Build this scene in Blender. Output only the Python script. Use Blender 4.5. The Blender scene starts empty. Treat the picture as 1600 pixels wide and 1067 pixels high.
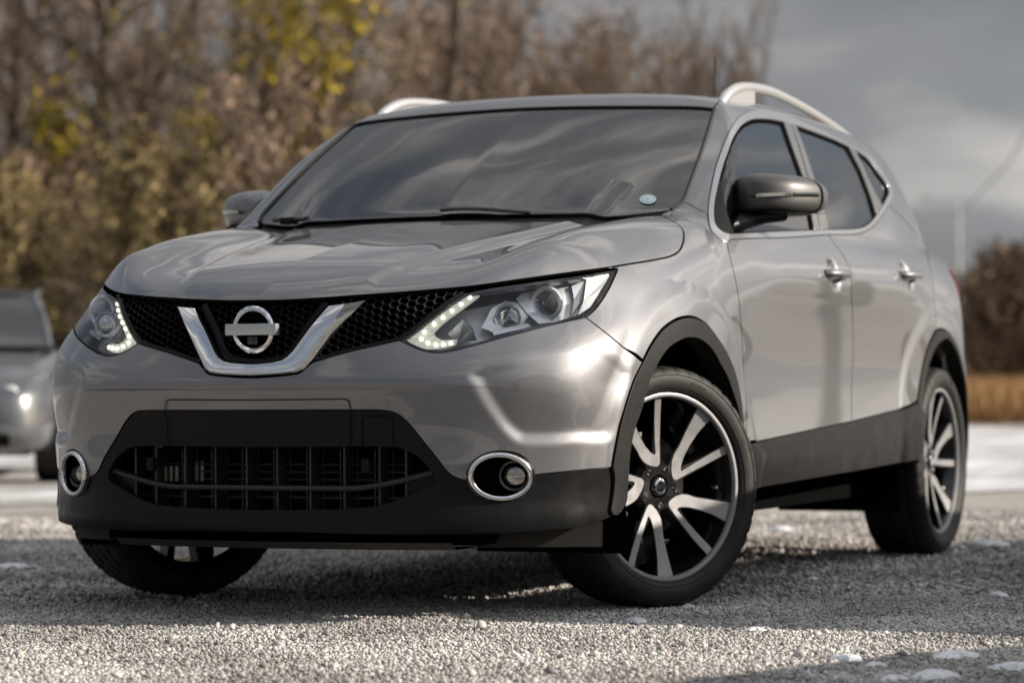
import bpy, bmesh, math, random
import numpy as np
from mathutils import Vector, Matrix
from mathutils.geometry import delaunay_2d_cdt
random.seed(7); np.random.seed(7)
scn = bpy.context.scene
COL = scn.collection
R = math.radians
QUICK = False

# ------------------------------------------------------------ camera, sky, sun, exposure
cd = bpy.data.cameras.new("camera"); cam = bpy.data.objects.new("camera", cd); COL.objects.link(cam)
scn.camera = cam
cd.sensor_width = 36.0; cd.lens = 104.916
cd.clip_start = 0.1; cd.clip_end = 3000
_f = Vector((-0.39112299, 0.92023766, 0.0136181)); _r = Vector((0.92027029, 0.39123126, -0.00637877)); _u = Vector((0.01119781, -0.01003745, 0.99988692))
M4 = Matrix.Identity(4)
for i in range(3):
    M4[i][0] = _r[i]; M4[i][1] = _u[i]; M4[i][2] = -_f[i]
M4[0][3], M4[1][3], M4[2][3] = 3.66270132, -7.79198991, 0.62371342
cam.matrix_world = M4
cd.dof.use_dof = True; cd.dof.focus_distance = 7.5; cd.dof.aperture_fstop = 3.0; cd.dof.aperture_blades = 9

SUN_EL, SUN_AZ = 22.0, 19.0           # azimuth measured from +x towards +y
sv = Vector((math.cos(R(SUN_AZ))*math.cos(R(SUN_EL)), math.sin(R(SUN_AZ))*math.cos(R(SUN_EL)), math.sin(R(SUN_EL))))
ld = bpy.data.lights.new("sun", 'SUN'); ld.energy = 5.0; ld.angle = R(0.6); ld.color = (1.0, 0.89, 0.76)
so = bpy.data.objects.new("sun", ld); COL.objects.link(so)
so.rotation_euler = sv.to_track_quat('Z', 'Y').to_euler(); so.location = sv*60

W = bpy.data.worlds.new("World"); scn.world = W; W.use_nodes = True
nt = W.node_tree; nt.nodes.clear()
def N(t, **k):
    n = nt.nodes.new(t)
    for a, b in k.items(): setattr(n, a, b)
    return n
L = lambda a, b: nt.links.new(a, b)
sky = N('ShaderNodeTexSky', sky_type='NISHITA', sun_disc=False, sun_elevation=R(SUN_EL), sun_rotation=R(90-SUN_AZ), dust_density=2.0)
tc = N('ShaderNodeTexCoord')
mp = N('ShaderNodeMapping'); mp.inputs['Scale'].default_value = (1.0, 1.0, 3.6); L(tc.outputs['Generated'], mp.inputs[0])
n1 = N('ShaderNodeTexNoise'); n1.inputs['Scale'].default_value = 1.9; n1.inputs['Detail'].default_value = 9; n1.inputs['Roughness'].default_value = 0.56; n1.inputs['Distortion'].default_value = 0.5
L(mp.outputs[0], n1.inputs['Vector'])
cr = N('ShaderNodeValToRGB'); cr.color_ramp.elements[0].position = 0.30; cr.color_ramp.elements[0].color = (0, 0, 0, 1)
cr.color_ramp.elements[1].position = 0.52; cr.color_ramp.elements[1].color = (1, 1, 1, 1); L(n1.outputs['Fac'], cr.inputs[0])
n2 = N('ShaderNodeTexNoise'); n2.inputs['Scale'].default_value = 3.1; n2.inputs['Detail'].default_value = 8; n2.inputs['Distortion'].default_value = 0.3
mp2 = N('ShaderNodeMapping'); mp2.inputs['Scale'].default_value = (1, 1, 4.5); mp2.inputs['Location'].default_value = (3.3, 1.2, .4); L(tc.outputs['Generated'], mp2.inputs[0]); L(mp2.outputs[0], n2.inputs['Vector'])
cr2 = N('ShaderNodeValToRGB')
e = cr2.color_ramp.elements; e[0].position = 0.38; e[0].color = (2.8, 2.95, 3.2, 1); e[1].position = 0.65; e[1].color = (8.2, 7.8, 7.4, 1)
k = e.new(0.52); k.color = (3.6, 3.7, 3.85, 1); L(n2.outputs['Fac'], cr2.inputs[0])
mx = N('ShaderNodeMix', data_type='RGBA'); L(cr.outputs[0], mx.inputs[0]); L(sky.outputs[0], mx.inputs[6]); L(cr2.outputs[0], mx.inputs[7])
sx = N('ShaderNodeSeparateXYZ'); L(tc.outputs['Generated'], sx.inputs[0])
mr = N('ShaderNodeMapRange'); mr.inputs[1].default_value = .15; mr.inputs[2].default_value = 1.0; mr.inputs[3].default_value = 1.0; mr.inputs[4].default_value = 1.9; L(sx.outputs[2], mr.inputs[0])
dt = N('ShaderNodeVectorMath', operation='DOT_PRODUCT'); L(tc.outputs['Generated'], dt.inputs[0]); dt.inputs[1].default_value = sv      # clouds glow towards the sun
pw = N('ShaderNodeMath', operation='MAXIMUM'); L(dt.outputs['Value'], pw.inputs[0]); pw.inputs[1].default_value = 0.0
pq = N('ShaderNodeMath', operation='POWER'); L(pw.outputs[0], pq.inputs[0]); pq.inputs[1].default_value = 1.6
ma = N('ShaderNodeMath', operation='MULTIPLY_ADD'); L(pq.outputs[0], ma.inputs[0]); ma.inputs[1].default_value = 1.7; L(mr.outputs[0], ma.inputs[2])
vm = N('ShaderNodeVectorMath', operation='SCALE'); L(mx.outputs[2], vm.inputs[0]); L(ma.outputs[0], vm.inputs['Scale'])
bg = N('ShaderNodeBackground'); bg.inputs['Strength'].default_value = 0.053; L(vm.outputs[0], bg.inputs['Color'])
wo = N('ShaderNodeOutputWorld'); L(bg.outputs[0], wo.inputs[0])

scn.view_settings.view_transform = 'Standard'; scn.view_settings.look = 'None'
scn.view_settings.exposure = 0.5; scn.view_settings.gamma = 1.0
scn.cycles.use_denoising = True; scn.cycles.max_bounces = 7; scn.cycles.transparent_max_bounces = 16
scn.cycles.transmission_bounces = 6; scn.cycles.glossy_bounces = 4; scn.cycles.diffuse_bounces = 3
scn.cycles.sample_clamp_indirect = 8.0; scn.cycles.caustics_reflective = False; scn.cycles.caustics_refractive = False

# ------------------------------------------------------------ materials
MATS = {}
def mat(name, color=(.5,.5,.5), rough=.5, metal=0., coat=0., spec=.5, coat_rough=.03, emis=None, es=0., alpha=1.):
    if name in MATS: return MATS[name]
    m = bpy.data.materials.new(name); m.use_nodes = True
    b = m.node_tree.nodes['Principled BSDF']
    b.inputs['Base Color'].default_value = (*color, 1); b.inputs['Roughness'].default_value = rough
    b.inputs['Metallic'].default_value = metal; b.inputs['Coat Weight'].default_value = coat
    b.inputs['Coat Roughness'].default_value = coat_rough; b.inputs['Specular IOR Level'].default_value = spec
    if emis: b.inputs['Emission Color'].default_value = (*emis, 1); b.inputs['Emission Strength'].default_value = es
    MATS[name] = m; return m
def noise_on(m, scale, lo, hi, sock='Base Color', detail=4, bump=0., bscale=None, obj=True, bdist=.002, p0=.35, p1=.65):
    t = m.node_tree; b = t.nodes['Principled BSDF']
    c = t.nodes.new('ShaderNodeTexCoord'); n = t.nodes.new('ShaderNodeTexNoise'); n.inputs['Scale'].default_value = scale; n.inputs['Detail'].default_value = detail
    t.links.new(c.outputs['Object'], n.inputs['Vector'])
    if lo is not None:
        r = t.nodes.new('ShaderNodeValToRGB'); r.color_ramp.elements[0].position = p0; r.color_ramp.elements[1].position = p1
        f = (lambda q: (*q, 1) if isinstance(q, tuple) else (q, q, q, 1))
        r.color_ramp.elements[0].color = f(lo); r.color_ramp.elements[1].color = f(hi)
        t.links.new(n.outputs['Fac'], r.inputs[0]); t.links.new(r.outputs[0], b.inputs[sock])
    if bump:
        n2 = t.nodes.new('ShaderNodeTexNoise'); n2.inputs['Scale'].default_value = bscale or scale; n2.inputs['Detail'].default_value = 3
        t.links.new(c.outputs['Object'], n2.inputs['Vector'])
        bp = t.nodes.new('ShaderNodeBump'); bp.inputs['Strength'].default_value = bump; bp.inputs['Distance'].default_value = bdist
        t.links.new(n2.outputs['Fac'], bp.inputs['Height']); t.links.new(bp.outputs[0], b.inputs['Normal'])
    return m

PAINT = mat('metallic_silver_paint', (.168, .170, .179), .47, .90, coat=1.0, coat_rough=.02)
noise_on(PAINT, 900, .46, .55, 'Roughness', 2); PAINT.node_tree.nodes['Principled BSDF'].inputs['Coat IOR'].default_value = 1.75
PLAST = noise_on(mat('black_textured_plastic', (.011, .0105, .010), .5, spec=.22), 60, .44, .6, 'Roughness', 3, bump=.35, bscale=900, bdist=.0006)
SMOOTHB = noise_on(mat('satin_black_plastic', (.009, .009, .0095), .34, spec=.14), 25, .30, .40, 'Roughness')
GLOSSB = mat('gloss_black', (.012, .012, .013), .08, coat=.5)
DARK = mat('dark_void_plastic', (.005, .005, .005), 1.0, spec=.0)
CHROME = mat('chrome', (.78, .78, .79), .07, 1.0)
SATIN = mat('satin_silver_trim', (.72, .71, .70), .3, .85)
ALLOY = noise_on(mat('machined_alloy', (.30, .30, .31), .45, .5), 40, .38, .5, 'Roughness')
RUBBER = noise_on(mat('tyre_rubber', (.022, .021, .020), .62, spec=.4), 14, (.006, .006, .006), (.015, .0135, .012), 'Base Color', 5, bump=.25, bscale=260, bdist=.0008)
SEAM = mat('panel_gap', (.004, .004, .004), .9, spec=.1)
def glassmat(name, tint, refl=1.0, extra_dark=0.0, ior=1.5):
    m = bpy.data.materials.new(name); m.use_nodes = True; t = m.node_tree; t.nodes.clear()
    o_ = t.nodes.new('ShaderNodeOutputMaterial'); mix = t.nodes.new('ShaderNodeMixShader')
    tr = t.nodes.new('ShaderNodeBsdfTransparent'); tr.inputs[0].default_value = (*tint, 1)
    gl = t.nodes.new('ShaderNodeBsdfGlossy'); gl.inputs['Roughness'].default_value = .015; gl.inputs[0].default_value = (refl, refl, refl, 1)
    fr = t.nodes.new('ShaderNodeFresnel'); fr.inputs[0].default_value = ior
    t.links.new(fr.outputs[0], mix.inputs[0]); t.links.new(tr.outputs[0], mix.inputs[1]); t.links.new(gl.outputs[0], mix.inputs[2]); t.links.new(mix.outputs[0], o_.inputs[0])
    MATS[name] = m; return m
GLASS = glassmat('windscreen_glass', (.50, .56, .58), 1, 0, 2.1)
GLASSF = glassmat('front_side_glass', (.45, .55, .53), 1, 0, 1.6)
GLASSR = glassmat('privacy_glass', (.035, .04, .045), 1, 0, 2.0)
LENS = glassmat('clear_lamp_lens', (.93, .94, .95), 1, 0, 1.38)

# ------------------------------------------------------------ object helpers
def tag(o, label=None, cat=None, group=None, kind=None):
    if label: o['label'] = label
    if cat: o['category'] = cat
    if group: o['group'] = group
    if kind: o['kind'] = kind
    return o
def empty(name, loc=(0, 0, 0), parent=None):
    o = bpy.data.objects.new(name, None); COL.objects.link(o); o.location = loc; o.empty_display_size = .3
    if parent: o.parent = parent
    return o
def link(name, me, m, parent=None):
    o = bpy.data.objects.new(name, me); COL.objects.link(o)
    if m is not None:
        for q in (m if isinstance(m, (list, tuple)) else [m]): me.materials.append(q)
    if parent: o.parent = parent
    return o
def pymesh(name, V, F, m, parent=None, smooth=False, normals=None, mats=None):
    me = bpy.data.meshes.new(name); me.from_pydata([tuple(map(float, v)) for v in V], [], [tuple(map(int, f)) for f in F]); me.update()
    if smooth: me.polygons.foreach_set('use_smooth', [True]*len(me.polygons))
    if mats is not None: me.polygons.foreach_set('material_index', mats)
    if normals is not None: me.normals_split_custom_set_from_vertices([tuple(map(float, n)) for n in normals])
    return link(name, me, m, parent)
class MB:
    """collects shapes into one mesh"""
    def __init__(s): s.V = []; s.F = []; s.M = []
    def add(s, V, F, mi=0):
        b = len(s.V); s.V += [tuple(v) for v in V]; s.F += [tuple(i+b for i in f) for f in F]; s.M += [mi]*len(F); return s
    def box(s, c, sz, rot=None, mi=0, taper=0.0):
        x, y, z = [q/2 for q in sz]
        P = [Vector((a*x, b_*y, d*z)) for a in (-1, 1) for b_ in (-1, 1) for d in (-1, 1)]
        if rot is not None: P = [rot @ p for p in P]
        P = [p+Vector(c) for p in P]
        return s.add(P, [(0,1,3,2),(4,6,7,5),(0,4,5,1),(2,3,7,6),(0,2,6,4),(1,5,7,3)], mi)
    def tube(s, pts, rad, n=10, closed=False, flat=1.0, up=(0, 0, 1), caps=True, mi=0):
        pts = [Vector(p) for p in pts]; K = len(pts); V = []; F = []
        for i, p in enumerate(pts):
            a = pts[(i-1) % K] if (closed or i) else pts[0]; b = pts[(i+1) % K] if (closed or i < K-1) else pts[-1]
            t = (b-a).normalized(); u = Vector(up); sd = t.cross(u)
            if sd.length < 1e-4: sd = t.cross(Vector((1, 0, 0)))
            sd.normalize(); u = sd.cross(t).normalized(); r = rad[i] if isinstance(rad, (list, tuple)) else rad
            for j in range(n):
                q = 2*math.pi*j/n; V.append(p+sd*math.cos(q)*r+u*math.sin(q)*r*flat)
        for i in range(K if closed else K-1):
            for j in range(n):
                a = i*n+j; b = i*n+(j+1) % n; c = ((i+1) % K)*n+(j+1) % n; d = ((i+1) % K)*n+j; F.append((a, b, c, d))
        if caps and not closed: F.append(tuple(range(n))[::-1]); F.append(tuple(range((K-1)*n, K*n)))
        return s.add(V, F, mi)
    def lathe(s, prof, c=(0, 0, 0), axis=0, n=48, mi=0, closed=False):
        """profile of (axial, radius) turned about an axis"""
        V = []; F = []; K = len(prof)
        for a, r in prof:
            for j in range(n):
                q = 2*math.pi*j/n; cc, ss = math.cos(q)*r, math.sin(q)*r
                V.append(Vector(c)+(Vector((a, cc, ss)) if axis == 0 else Vector((cc, a, ss)) if axis == 1 else Vector((cc, ss, a))))
        for i in range(K-1 if not closed else K):
            for j in range(n): F.append((i*n+j, ((i+1) % K)*n+j, ((i+1) % K)*n+(j+1) % n, i*n+(j+1) % n))
        return s.add(V, F, mi)
    def build(s, name, m, parent=None, smooth=True, angle=35, bevel=0):
        me = bpy.data.meshes.new(name); me.from_pydata([tuple(map(float, v)) for v in s.V], [], s.F); me.update()
        me.polygons.foreach_set('material_index', s.M)
        bm = bmesh.new(); bm.from_mesh(me); bmesh.ops.recalc_face_normals(bm, faces=bm.faces)
        if bevel:
            ed = [e for e in bm.edges if len(e.link_faces) == 2 and e.calc_face_angle(0) > .5]
            bmesh.ops.bevel(bm, geom=ed, offset=bevel, segments=2, profile=.6, affect='EDGES', clamp_overlap=True)
        for e in bm.edges: e.smooth = not (len(e.link_faces) == 2 and e.calc_face_angle(0) > R(angle))
        for f in bm.faces: f.smooth = smooth
        bm.to_mesh(me); bm.free()
        return link(name, me, m, parent)
# ---------------------------------------------------------------- body surface
CAMP = np.array([3.66270132, -7.79198991, 0.62371342])
CAMF, CAMR, CAMU = [np.array(v) for v in ((-0.39112299, 0.92023766, 0.0136181),
                                          (0.92027029, 0.39123126, -0.00637877),
                                          (0.01119781, -0.01003745, 0.99988692))]
FPX = 4662.9339

def pchip(x, y, q):
    x = np.asarray(x, float); y = np.asarray(y, float)
    h = np.diff(x); d = np.diff(y) / h
    m = np.zeros_like(y)
    for i in range(1, len(x) - 1):
        if d[i-1] * d[i] > 0:
            w1 = 2*h[i] + h[i-1]; w2 = h[i] + 2*h[i-1]
            m[i] = (w1 + w2) / (w1/d[i-1] + w2/d[i])
    m[0] = d[0]; m[-1] = d[-1]
    # smoother (catmull) slopes where no overshoot danger
    for i in range(1, len(x) - 1):
        c = (d[i-1]*h[i] + d[i]*h[i-1]) / (h[i-1] + h[i])
        if d[i-1] * d[i] > 0: m[i] = c if abs(c) < 3*min(abs(d[i-1]), abs(d[i])) else m[i]
        else: m[i] = c * 0.5
    i = np.clip(np.searchsorted(x, q) - 1, 0, len(x) - 2)
    t = (q - x[i]) / h[i]
    t = np.clip(t, -4, 5)
    lo = t < 0; hi = t > 1; tc = np.clip(t, 0, 1)
    r = (y[i]*(1+2*tc)*(1-tc)**2 + m[i]*h[i]*tc*(1-tc)**2 + y[i+1]*tc*tc*(3-2*tc) + m[i+1]*h[i]*tc*tc*(tc-1))
    r = r + np.where(lo, t*h[i]*m[i], 0) + np.where(hi, (t-1)*h[i]*m[i+1], 0)
    return r

class Tab:
    """smooth function of two variables from a coarse table"""
    def __init__(s, a, b, v, step=0.02, pad=0.1):
        v = np.asarray(v, float)
        s.a0, s.b0, s.h = a[0]-pad, b[0]-pad, step
        A = np.arange(s.a0, a[-1]+pad+step, step); B = np.arange(s.b0, b[-1]+pad+step, step)
        t = np.array([pchip(b, row, B) for row in v])
        s.T = np.array([pchip(a, t[:, j], A) for j in range(len(B))]).T
    def __call__(s, a, b):
        na, nb = s.T.shape
        u = np.clip((a - s.a0)/s.h, 1.0, na-2.001); w = np.clip((b - s.b0)/s.h, 1.0, nb-2.001)
        i = u.astype(int); j = w.astype(int); u = u-i; w = w-j
        def bs(t): return ((1-t)**3/6, (3*t**3-6*t*t+4)/6, (-3*t**3+3*t*t+3*t+1)/6, t**3/6)
        bu, bw = bs(u), bs(w)
        r = 0
        for p in range(4):
            q = 0
            for k in range(4): q = q + bw[k]*s.T[i+p-1, j+k-1]
            r = r + bu[p]*q
        return r

YS = [-1.0,-.8,-.6,-.4,-.2,0,.25,.45,1.0,1.5,2.1,2.65,3.0,3.3,3.55]
ZS = [.15,.3,.42,.5,.65,.8,.9,.97,1.05,1.12,1.2]
base = [.80,.815,.835,.862,.884,.895,.893,.89,.887,.887,.890,.895,.880,.845,.79]
nose = [-.03,-.01,.0,.0,.0,-.03,-.085,-.15,-.26,-.36,-.5]
fend = [-.03,-.01,.0,.0,.002,-.006,-.035,-.075,-.15,-.22,-.32]
fen2 = [-.035,-.012,.0,.0,.0,-.002,-.012,-.035,-.085,-.14,-.22]
fen3 = [-.045,-.013,.004,-.002,-.010,-.004,-.003,-.018,-.048,-.085,-.14]
door = [-.05,-.012,.005,-.004,-.016,-.006,.006,-.002,-.024,-.047,-.085]
rear = [-.045,-.012,.004,-.002,-.008,-.004,-.012,-.03,-.055,-.085,-.125]
tail = [-.04,-.01,.0,.0,.0,-.002,-.015,-.035,-.07,-.11,-.16]
prof = [nose,nose,nose,nose,[(a+b)/2 for a,b in zip(nose,fend)],fend,fen2,fen3,door,door,door,rear,tail,tail,tail]
fS = Tab(YS, ZS, [[b+p for p in pr] for b, pr in zip(base, prof)], .036, .16)

XH = [0,.2,.35,.5,.6,.68,.76,.85,1.0]
YH = [-1.0,-.9,-.8,-.7,-.5,-.3,0,.3,.5,.8]
fH = Tab(YH, XH, [
 [.79,.78,.76,.73,.70,.66,.61,.53,.35],
 [.842,.835,.82,.79,.76,.72,.67,.60,.42],
 [.885,.88,.868,.85,.83,.79,.74,.68,.50],
 [.917,.912,.903,.898,.900,.885,.84,.77,.60],
 [.962,.957,.950,.956,.978,.985,.955,.89,.74],
 [1.000,.995,.988,.996,1.022,1.036,1.014,.96,.82],
 [1.050,1.045,1.036,1.040,1.062,1.073,1.055,1.005,.90],
 [1.098,1.094,1.086,1.084,1.095,1.102,1.086,1.045,.96],
 [1.122,1.118,1.11,1.104,1.108,1.112,1.098,1.06,.98],
 [1.14,1.136,1.13,1.12,1.115,1.11,1.10,1.07,1.0]], .032, .14)

XF = [0,.2,.4,.5,.6,.7,.8,.88,.95,1.1]
ZF = [.12,.2,.26,.33,.42,.5,.58,.62,.66,.74,.84,.95,1.1]
mid = [-.905,-.893,-.856,-.827,-.785,-.72,-.605,-.43,-.1,.5]
low = [-.895,-.885,-.855,-.828,-.78,-.70,-.575,-.40,-.1,.5]
r74 = [-.882,-.866,-.815,-.778,-.728,-.655,-.54,-.38,-.1,.6]
r84 = [-.862,-.842,-.782,-.728,-.655,-.55,-.40,-.2,.1,.7]
r95 = [-.80,-.775,-.70,-.64,-.55,-.43,-.25,0,.3,.9]
o = lambda r, d: [v+d for v in r]
fF = Tab(ZF, XF, [o(low,.13), o(low,.035), o(low,.002), o(low,.012), o(low,.004), o([(a+b)/2 for a,b in zip(low,mid)],.004), o(mid,-.004), o(mid,-.008), o(mid,.004), r74, r84, r95, o(r95,.2)])

XR = [0,.3,.5,.65,.75,.85,.95]
ZR = [.15,.3,.45,.6,.75,.9,1.0,1.1,1.25]
rb = [0,-.01,-.03,-.07,-.13,-.27,-.6]
fR = Tab(ZR, XR, [[y+q for q in rb] for y in (3.38,3.43,3.46,3.46,3.44,3.42,3.40,3.36,3.28)])

# greenhouse
YG = [0,.6,1.0,1.5,2.0,2.5,3.0,3.4]
ZG = [.95,1.05,1.12,1.2,1.3,1.4,1.48,1.56,1.65]
gb = [0,0,0,0,-.006,-.028,-.085,-.16]
gp = [.858,.842,.823,.797,.758,.708,.655,.585,.48]
fG = Tab(YG, ZG, [[g+b for g in gp] for b in gb])
fT = Tab([.2,.6,.9,1.1,1.4,1.8,2.2,2.6,2.9,3.15,3.5], [0,.2,.4,.55,.65,.8],
         [[z-d for d in (0,.003,.012,.028,.052,.13)] for z in (1.33,1.455,1.524,1.545,1.562,1.568,1.562,1.545,1.522,1.49,1.41)])
XW = [0,.2,.4,.55,.65,.75,.85]
wz = [1.0,1.11,1.2,1.3,1.4,1.48,1.53,1.6]
wy = [.09,.272,.415,.578,.755,.905,1.01,1.17]
wx = [0,.008,.035,.075,.115,.175,.27]
fW = Tab(wz, XW, [[y+d for d in wx] for y in wy])
fB = Tab([.9,1.1,1.25,1.4,1.5,1.6], [0,.4,.6,.75,.9], [[y+d for d in (0,-.04,-.11,-.22,-.40)] for y in (3.44,3.34,3.25,3.15,3.07,2.95)])

def smax(a, b, k):
    h = np.maximum(k - np.abs(a-b), 0)/k
    return np.maximum(a, b) + h*h*h*k/6
def sstep(t):
    t = np.clip(t, 0, 1); return t*t*(3-2*t)

def seg_dist(pu, pv, poly, closed=True):
    """signed distance (negative inside) to a polygon, or unsigned to a polyline"""
    d = np.full(pu.shape, 1e9); ins = np.zeros(pu.shape, bool)
    n = len(poly)
    for i in range(n if closed else n-1):
        ax, ay = poly[i]; bx, by = poly[(i+1) % n]
        ex, ey = bx-ax, by-ay
        t = np.clip(((pu-ax)*ex+(pv-ay)*ey)/(ex*ex+ey*ey+1e-12), 0, 1)
        d = np.minimum(d, (pu-ax-t*ex)**2+(pv-ay-t*ey)**2)
        if closed and ay != by:
            c = ((ay > pv) != (by > pv)) & (pu < ex*(pv-ay)/(by-ay)+ax)
            ins ^= c
    d = np.sqrt(d)
    return np.where(ins, -d, d) if closed else d

TH0 = 0.10
def thu(x, y): return np.arctan2(x, TH0-y)*0.9
FEAT = []     # functions of (ax,y,z) -> inward displacement in metres

def body(P, feat=True):
    x, y, z = P[:, 0], P[:, 1], P[:, 2]
    ax = np.abs(x)
    f = smax(z - fH(y, ax), ax - fS(y, z), .11)
    f = smax(f, fF(z, ax) - y, .07)
    f = smax(f, y - fR(z, ax), .12)
    f = smax(f, .17 - z, .05)
    g = smax(ax - fG(y, z), fW(z, ax) - y, .045)
    g = smax(g, z - fT(y, ax), .055)
    g = smax(g, (y - fB(z, ax))*.8, .10)
    r = -smax(-f, -g, .035)
    if feat:
        for q in FEAT: r = r + q(ax, y, z)
    return r

def trace_rays(O, D, t0, t1, n=48, feat=True):
    """first surface crossing from outside along each ray"""
    N = len(O); lo = np.full(N, t0); hi = np.full(N, np.nan)
    prev = np.full(N, t0)
    done = np.zeros(N, bool)
    for t in np.linspace(t0, t1, n)[1:]:
        idx = np.where(~done)[0]
        if len(idx) == 0: break
        v = body(O[idx]+D[idx]*t, False)
        hit = v < -.0
        h = idx[hit]; lo[h] = prev[h]-.03; hi[h] = t+.02; done[h] = True
        prev[idx[~hit]] = t
    ok = done.copy()
    hi[~ok] = t1
    idx = np.where(ok)[0]
    l, h = lo[idx], hi[idx]
    o, d = O[idx], D[idx]
    fl = body(o+d*l[:, None], feat); fh = body(o+d*h[:, None], feat)
    for it in range(22):
        if it % 2 == 1: m = (l+h)/2
        else: m = np.clip(l - fl*(h-l)/(fh-fl-1e-12), l+1e-7, h)
        fm = body(o+d*m[:, None], feat)
        s = fm > 0
        l = np.where(s, m, l); fl = np.where(s, fm, fl); h = np.where(s, h, m); fh = np.where(s, fh, fm)
    t = np.full(N, np.nan); t[idx] = (l+h)/2
    return O + D*t[:, None], ok

def px2ray(px, py):
    px = np.asarray(px, float); py = np.asarray(py, float)
    d = CAMF + np.outer((px-800)/FPX, CAMR) - np.outer((py-533.5)/FPX, CAMU)
    return d/np.linalg.norm(d, axis=1)[:, None]
def photo(pts):
    pts = np.array(pts, float)
    D = px2ray(pts[:, 0], pts[:, 1]); O = np.tile(CAMP, (len(D), 1))
    P, ok = trace_rays(O, D, 6.0, 12.5, 320, False)
    return P, ok
def project(P):
    d = np.atleast_2d(P)-CAMP; zc = d@CAMF
    return np.stack([800+FPX*(d@CAMR)/zc, 533.5-FPX*(d@CAMU)/zc], -1)

def to3d(dom, u, v, feat=True):
    n = len(u)
    if dom == 'side': O = np.stack([np.full(n, 1.3), u, v], 1); D = np.tile([-1., 0, 0], (n, 1)); r = (0, 1.29)
    elif dom == 'top': O = np.stack([u, v, np.full(n, 1.9)], 1); D = np.tile([0, 0, -1.], (n, 1)); r = (0, 1.6)
    elif dom == 'rear': O = np.stack([u, np.full(n, 3.9), v], 1); D = np.tile([0, -1., 0], (n, 1)); r = (0, 3)
    elif dom == 'front':
        O = np.stack([u, np.full(n, -1.4), v], 1); D = np.tile([0, 1., 0], (n, 1)); r = (0, 2.5)
    else:
        th = u/.9; s, c = np.sin(th), np.cos(th)
        O = np.stack([1.6*s, TH0-1.6*c, v], 1); D = np.stack([-s, c, 0*s], 1); r = (0, 1.55)
    P, ok = trace_rays(O, D, r[0], r[1], 48, feat)
    if not ok.all():
        bad = np.where(~ok)[0]; good = np.where(ok)[0]
        for b in bad:
            if len(good) == 0: P[b] = 0; continue
            k = good[np.argmin((u[good]-u[b])**2+(v[good]-v[b])**2)]
            P[b] = P[k]
    return P
def to2d(dom, P):
    P = np.asarray(P)
    if dom == 'side': return P[:, [1, 2]]
    if dom == 'top': return P[:, [0, 1]]
    if dom in ('rear', 'front'): return P[:, [0, 2]]
    return np.stack([thu(P[:, 0], P[:, 1]), P[:, 2]], 1)
def grad(P, feat=True):
    e = 1.5e-3; g = np.zeros_like(P)
    for a in range(3):
        d = np.zeros(3); d[a] = e
        g[:, a] = body(P+d, feat)-body(P-d, feat)
    return g/(np.linalg.norm(g, axis=1)[:, None]+1e-12)
# ------------------------------------------------------------ trimmed skin panels on the body surface
def resample(P, step, closed=False):
    """even resampling of a polyline (any dimension)"""
    P = np.asarray(P, float)
    if closed: P = np.vstack([P, P[:1]])
    d = np.r_[0, np.cumsum(np.linalg.norm(np.diff(P, axis=0), axis=1))]
    n = max(1, int(round(d[-1]/step)))
    q = np.linspace(0, d[-1], n+1)
    out = np.stack([np.interp(q, d, P[:, k]) for k in range(P.shape[1])], 1)
    return out[:-1] if closed else out
def catmull(P, closed=False, sub=12):
    P = np.asarray(P, float)
    if len(P) < 3: return P
    Q = np.vstack([P[-1:], P, P[:2]]) if closed else np.vstack([2*P[0]-P[1], P, 2*P[-1]-P[-2]])
    out = []
    for i in range(1, len(Q)-2):
        p0, p1, p2, p3 = Q[i-1], Q[i], Q[i+1], Q[i+2]
        t0 = 0; t1 = np.linalg.norm(p1-p0)**.5+1e-9; t2 = t1+np.linalg.norm(p2-p1)**.5+1e-9; t3 = t2+np.linalg.norm(p3-p2)**.5+1e-9
        for t in np.linspace(t1, t2, sub, endpoint=False):
            A1 = (t1-t)/(t1-t0)*p0+(t-t0)/(t1-t0)*p1; A2 = (t2-t)/(t2-t1)*p1+(t-t1)/(t2-t1)*p2; A3 = (t3-t)/(t3-t2)*p2+(t-t2)/(t3-t2)*p3
            B1 = (t2-t)/(t2-t0)*A1+(t-t0)/(t2-t0)*A2; B2 = (t3-t)/(t3-t1)*A2+(t-t1)/(t3-t1)*A3
            out.append((t2-t)/(t2-t1)*B1+(t-t1)/(t2-t1)*B2)
    if not closed: out.append(P[-1])
    return np.array(out)
def PX(*pts, smooth=True, closed=False):
    """curve on the body: sighted points joined by a smooth line"""
    p = np.array(pts, float)
    if smooth: p = catmull(p, closed)
    p = resample(p, 3.0, closed)
    P, ok = photo(p)
    P = P[ok]
    # drop stray hits
    if len(P) > 4:
        d = np.linalg.norm(np.diff(P, axis=0), axis=1); keep = np.r_[True, d < .25]; P = P[keep]
    # light smoothing of depth noise
    for _ in range(2):
        if len(P) > 4 and not closed: P[1:-1] = .25*P[:-2]+.5*P[1:-1]+.25*P[2:]
    return P
OBQ = {'obl': ((-.8, 0, -.6), (0, 1, 0), (-.6, 0, .8)), 'hob': ((0, .6, -.8), (1, 0, 0), (0, .8, .6)), 'wob': ((0, .7071, -.7071), (1, 0, 0), (0, .7071, .7071))}
_t3, _t2 = to3d, to2d
SC = np.array([0, .35, .15]); SA = np.array([0, -.50, .866]); SE = np.array([0, .866, .50])
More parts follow.
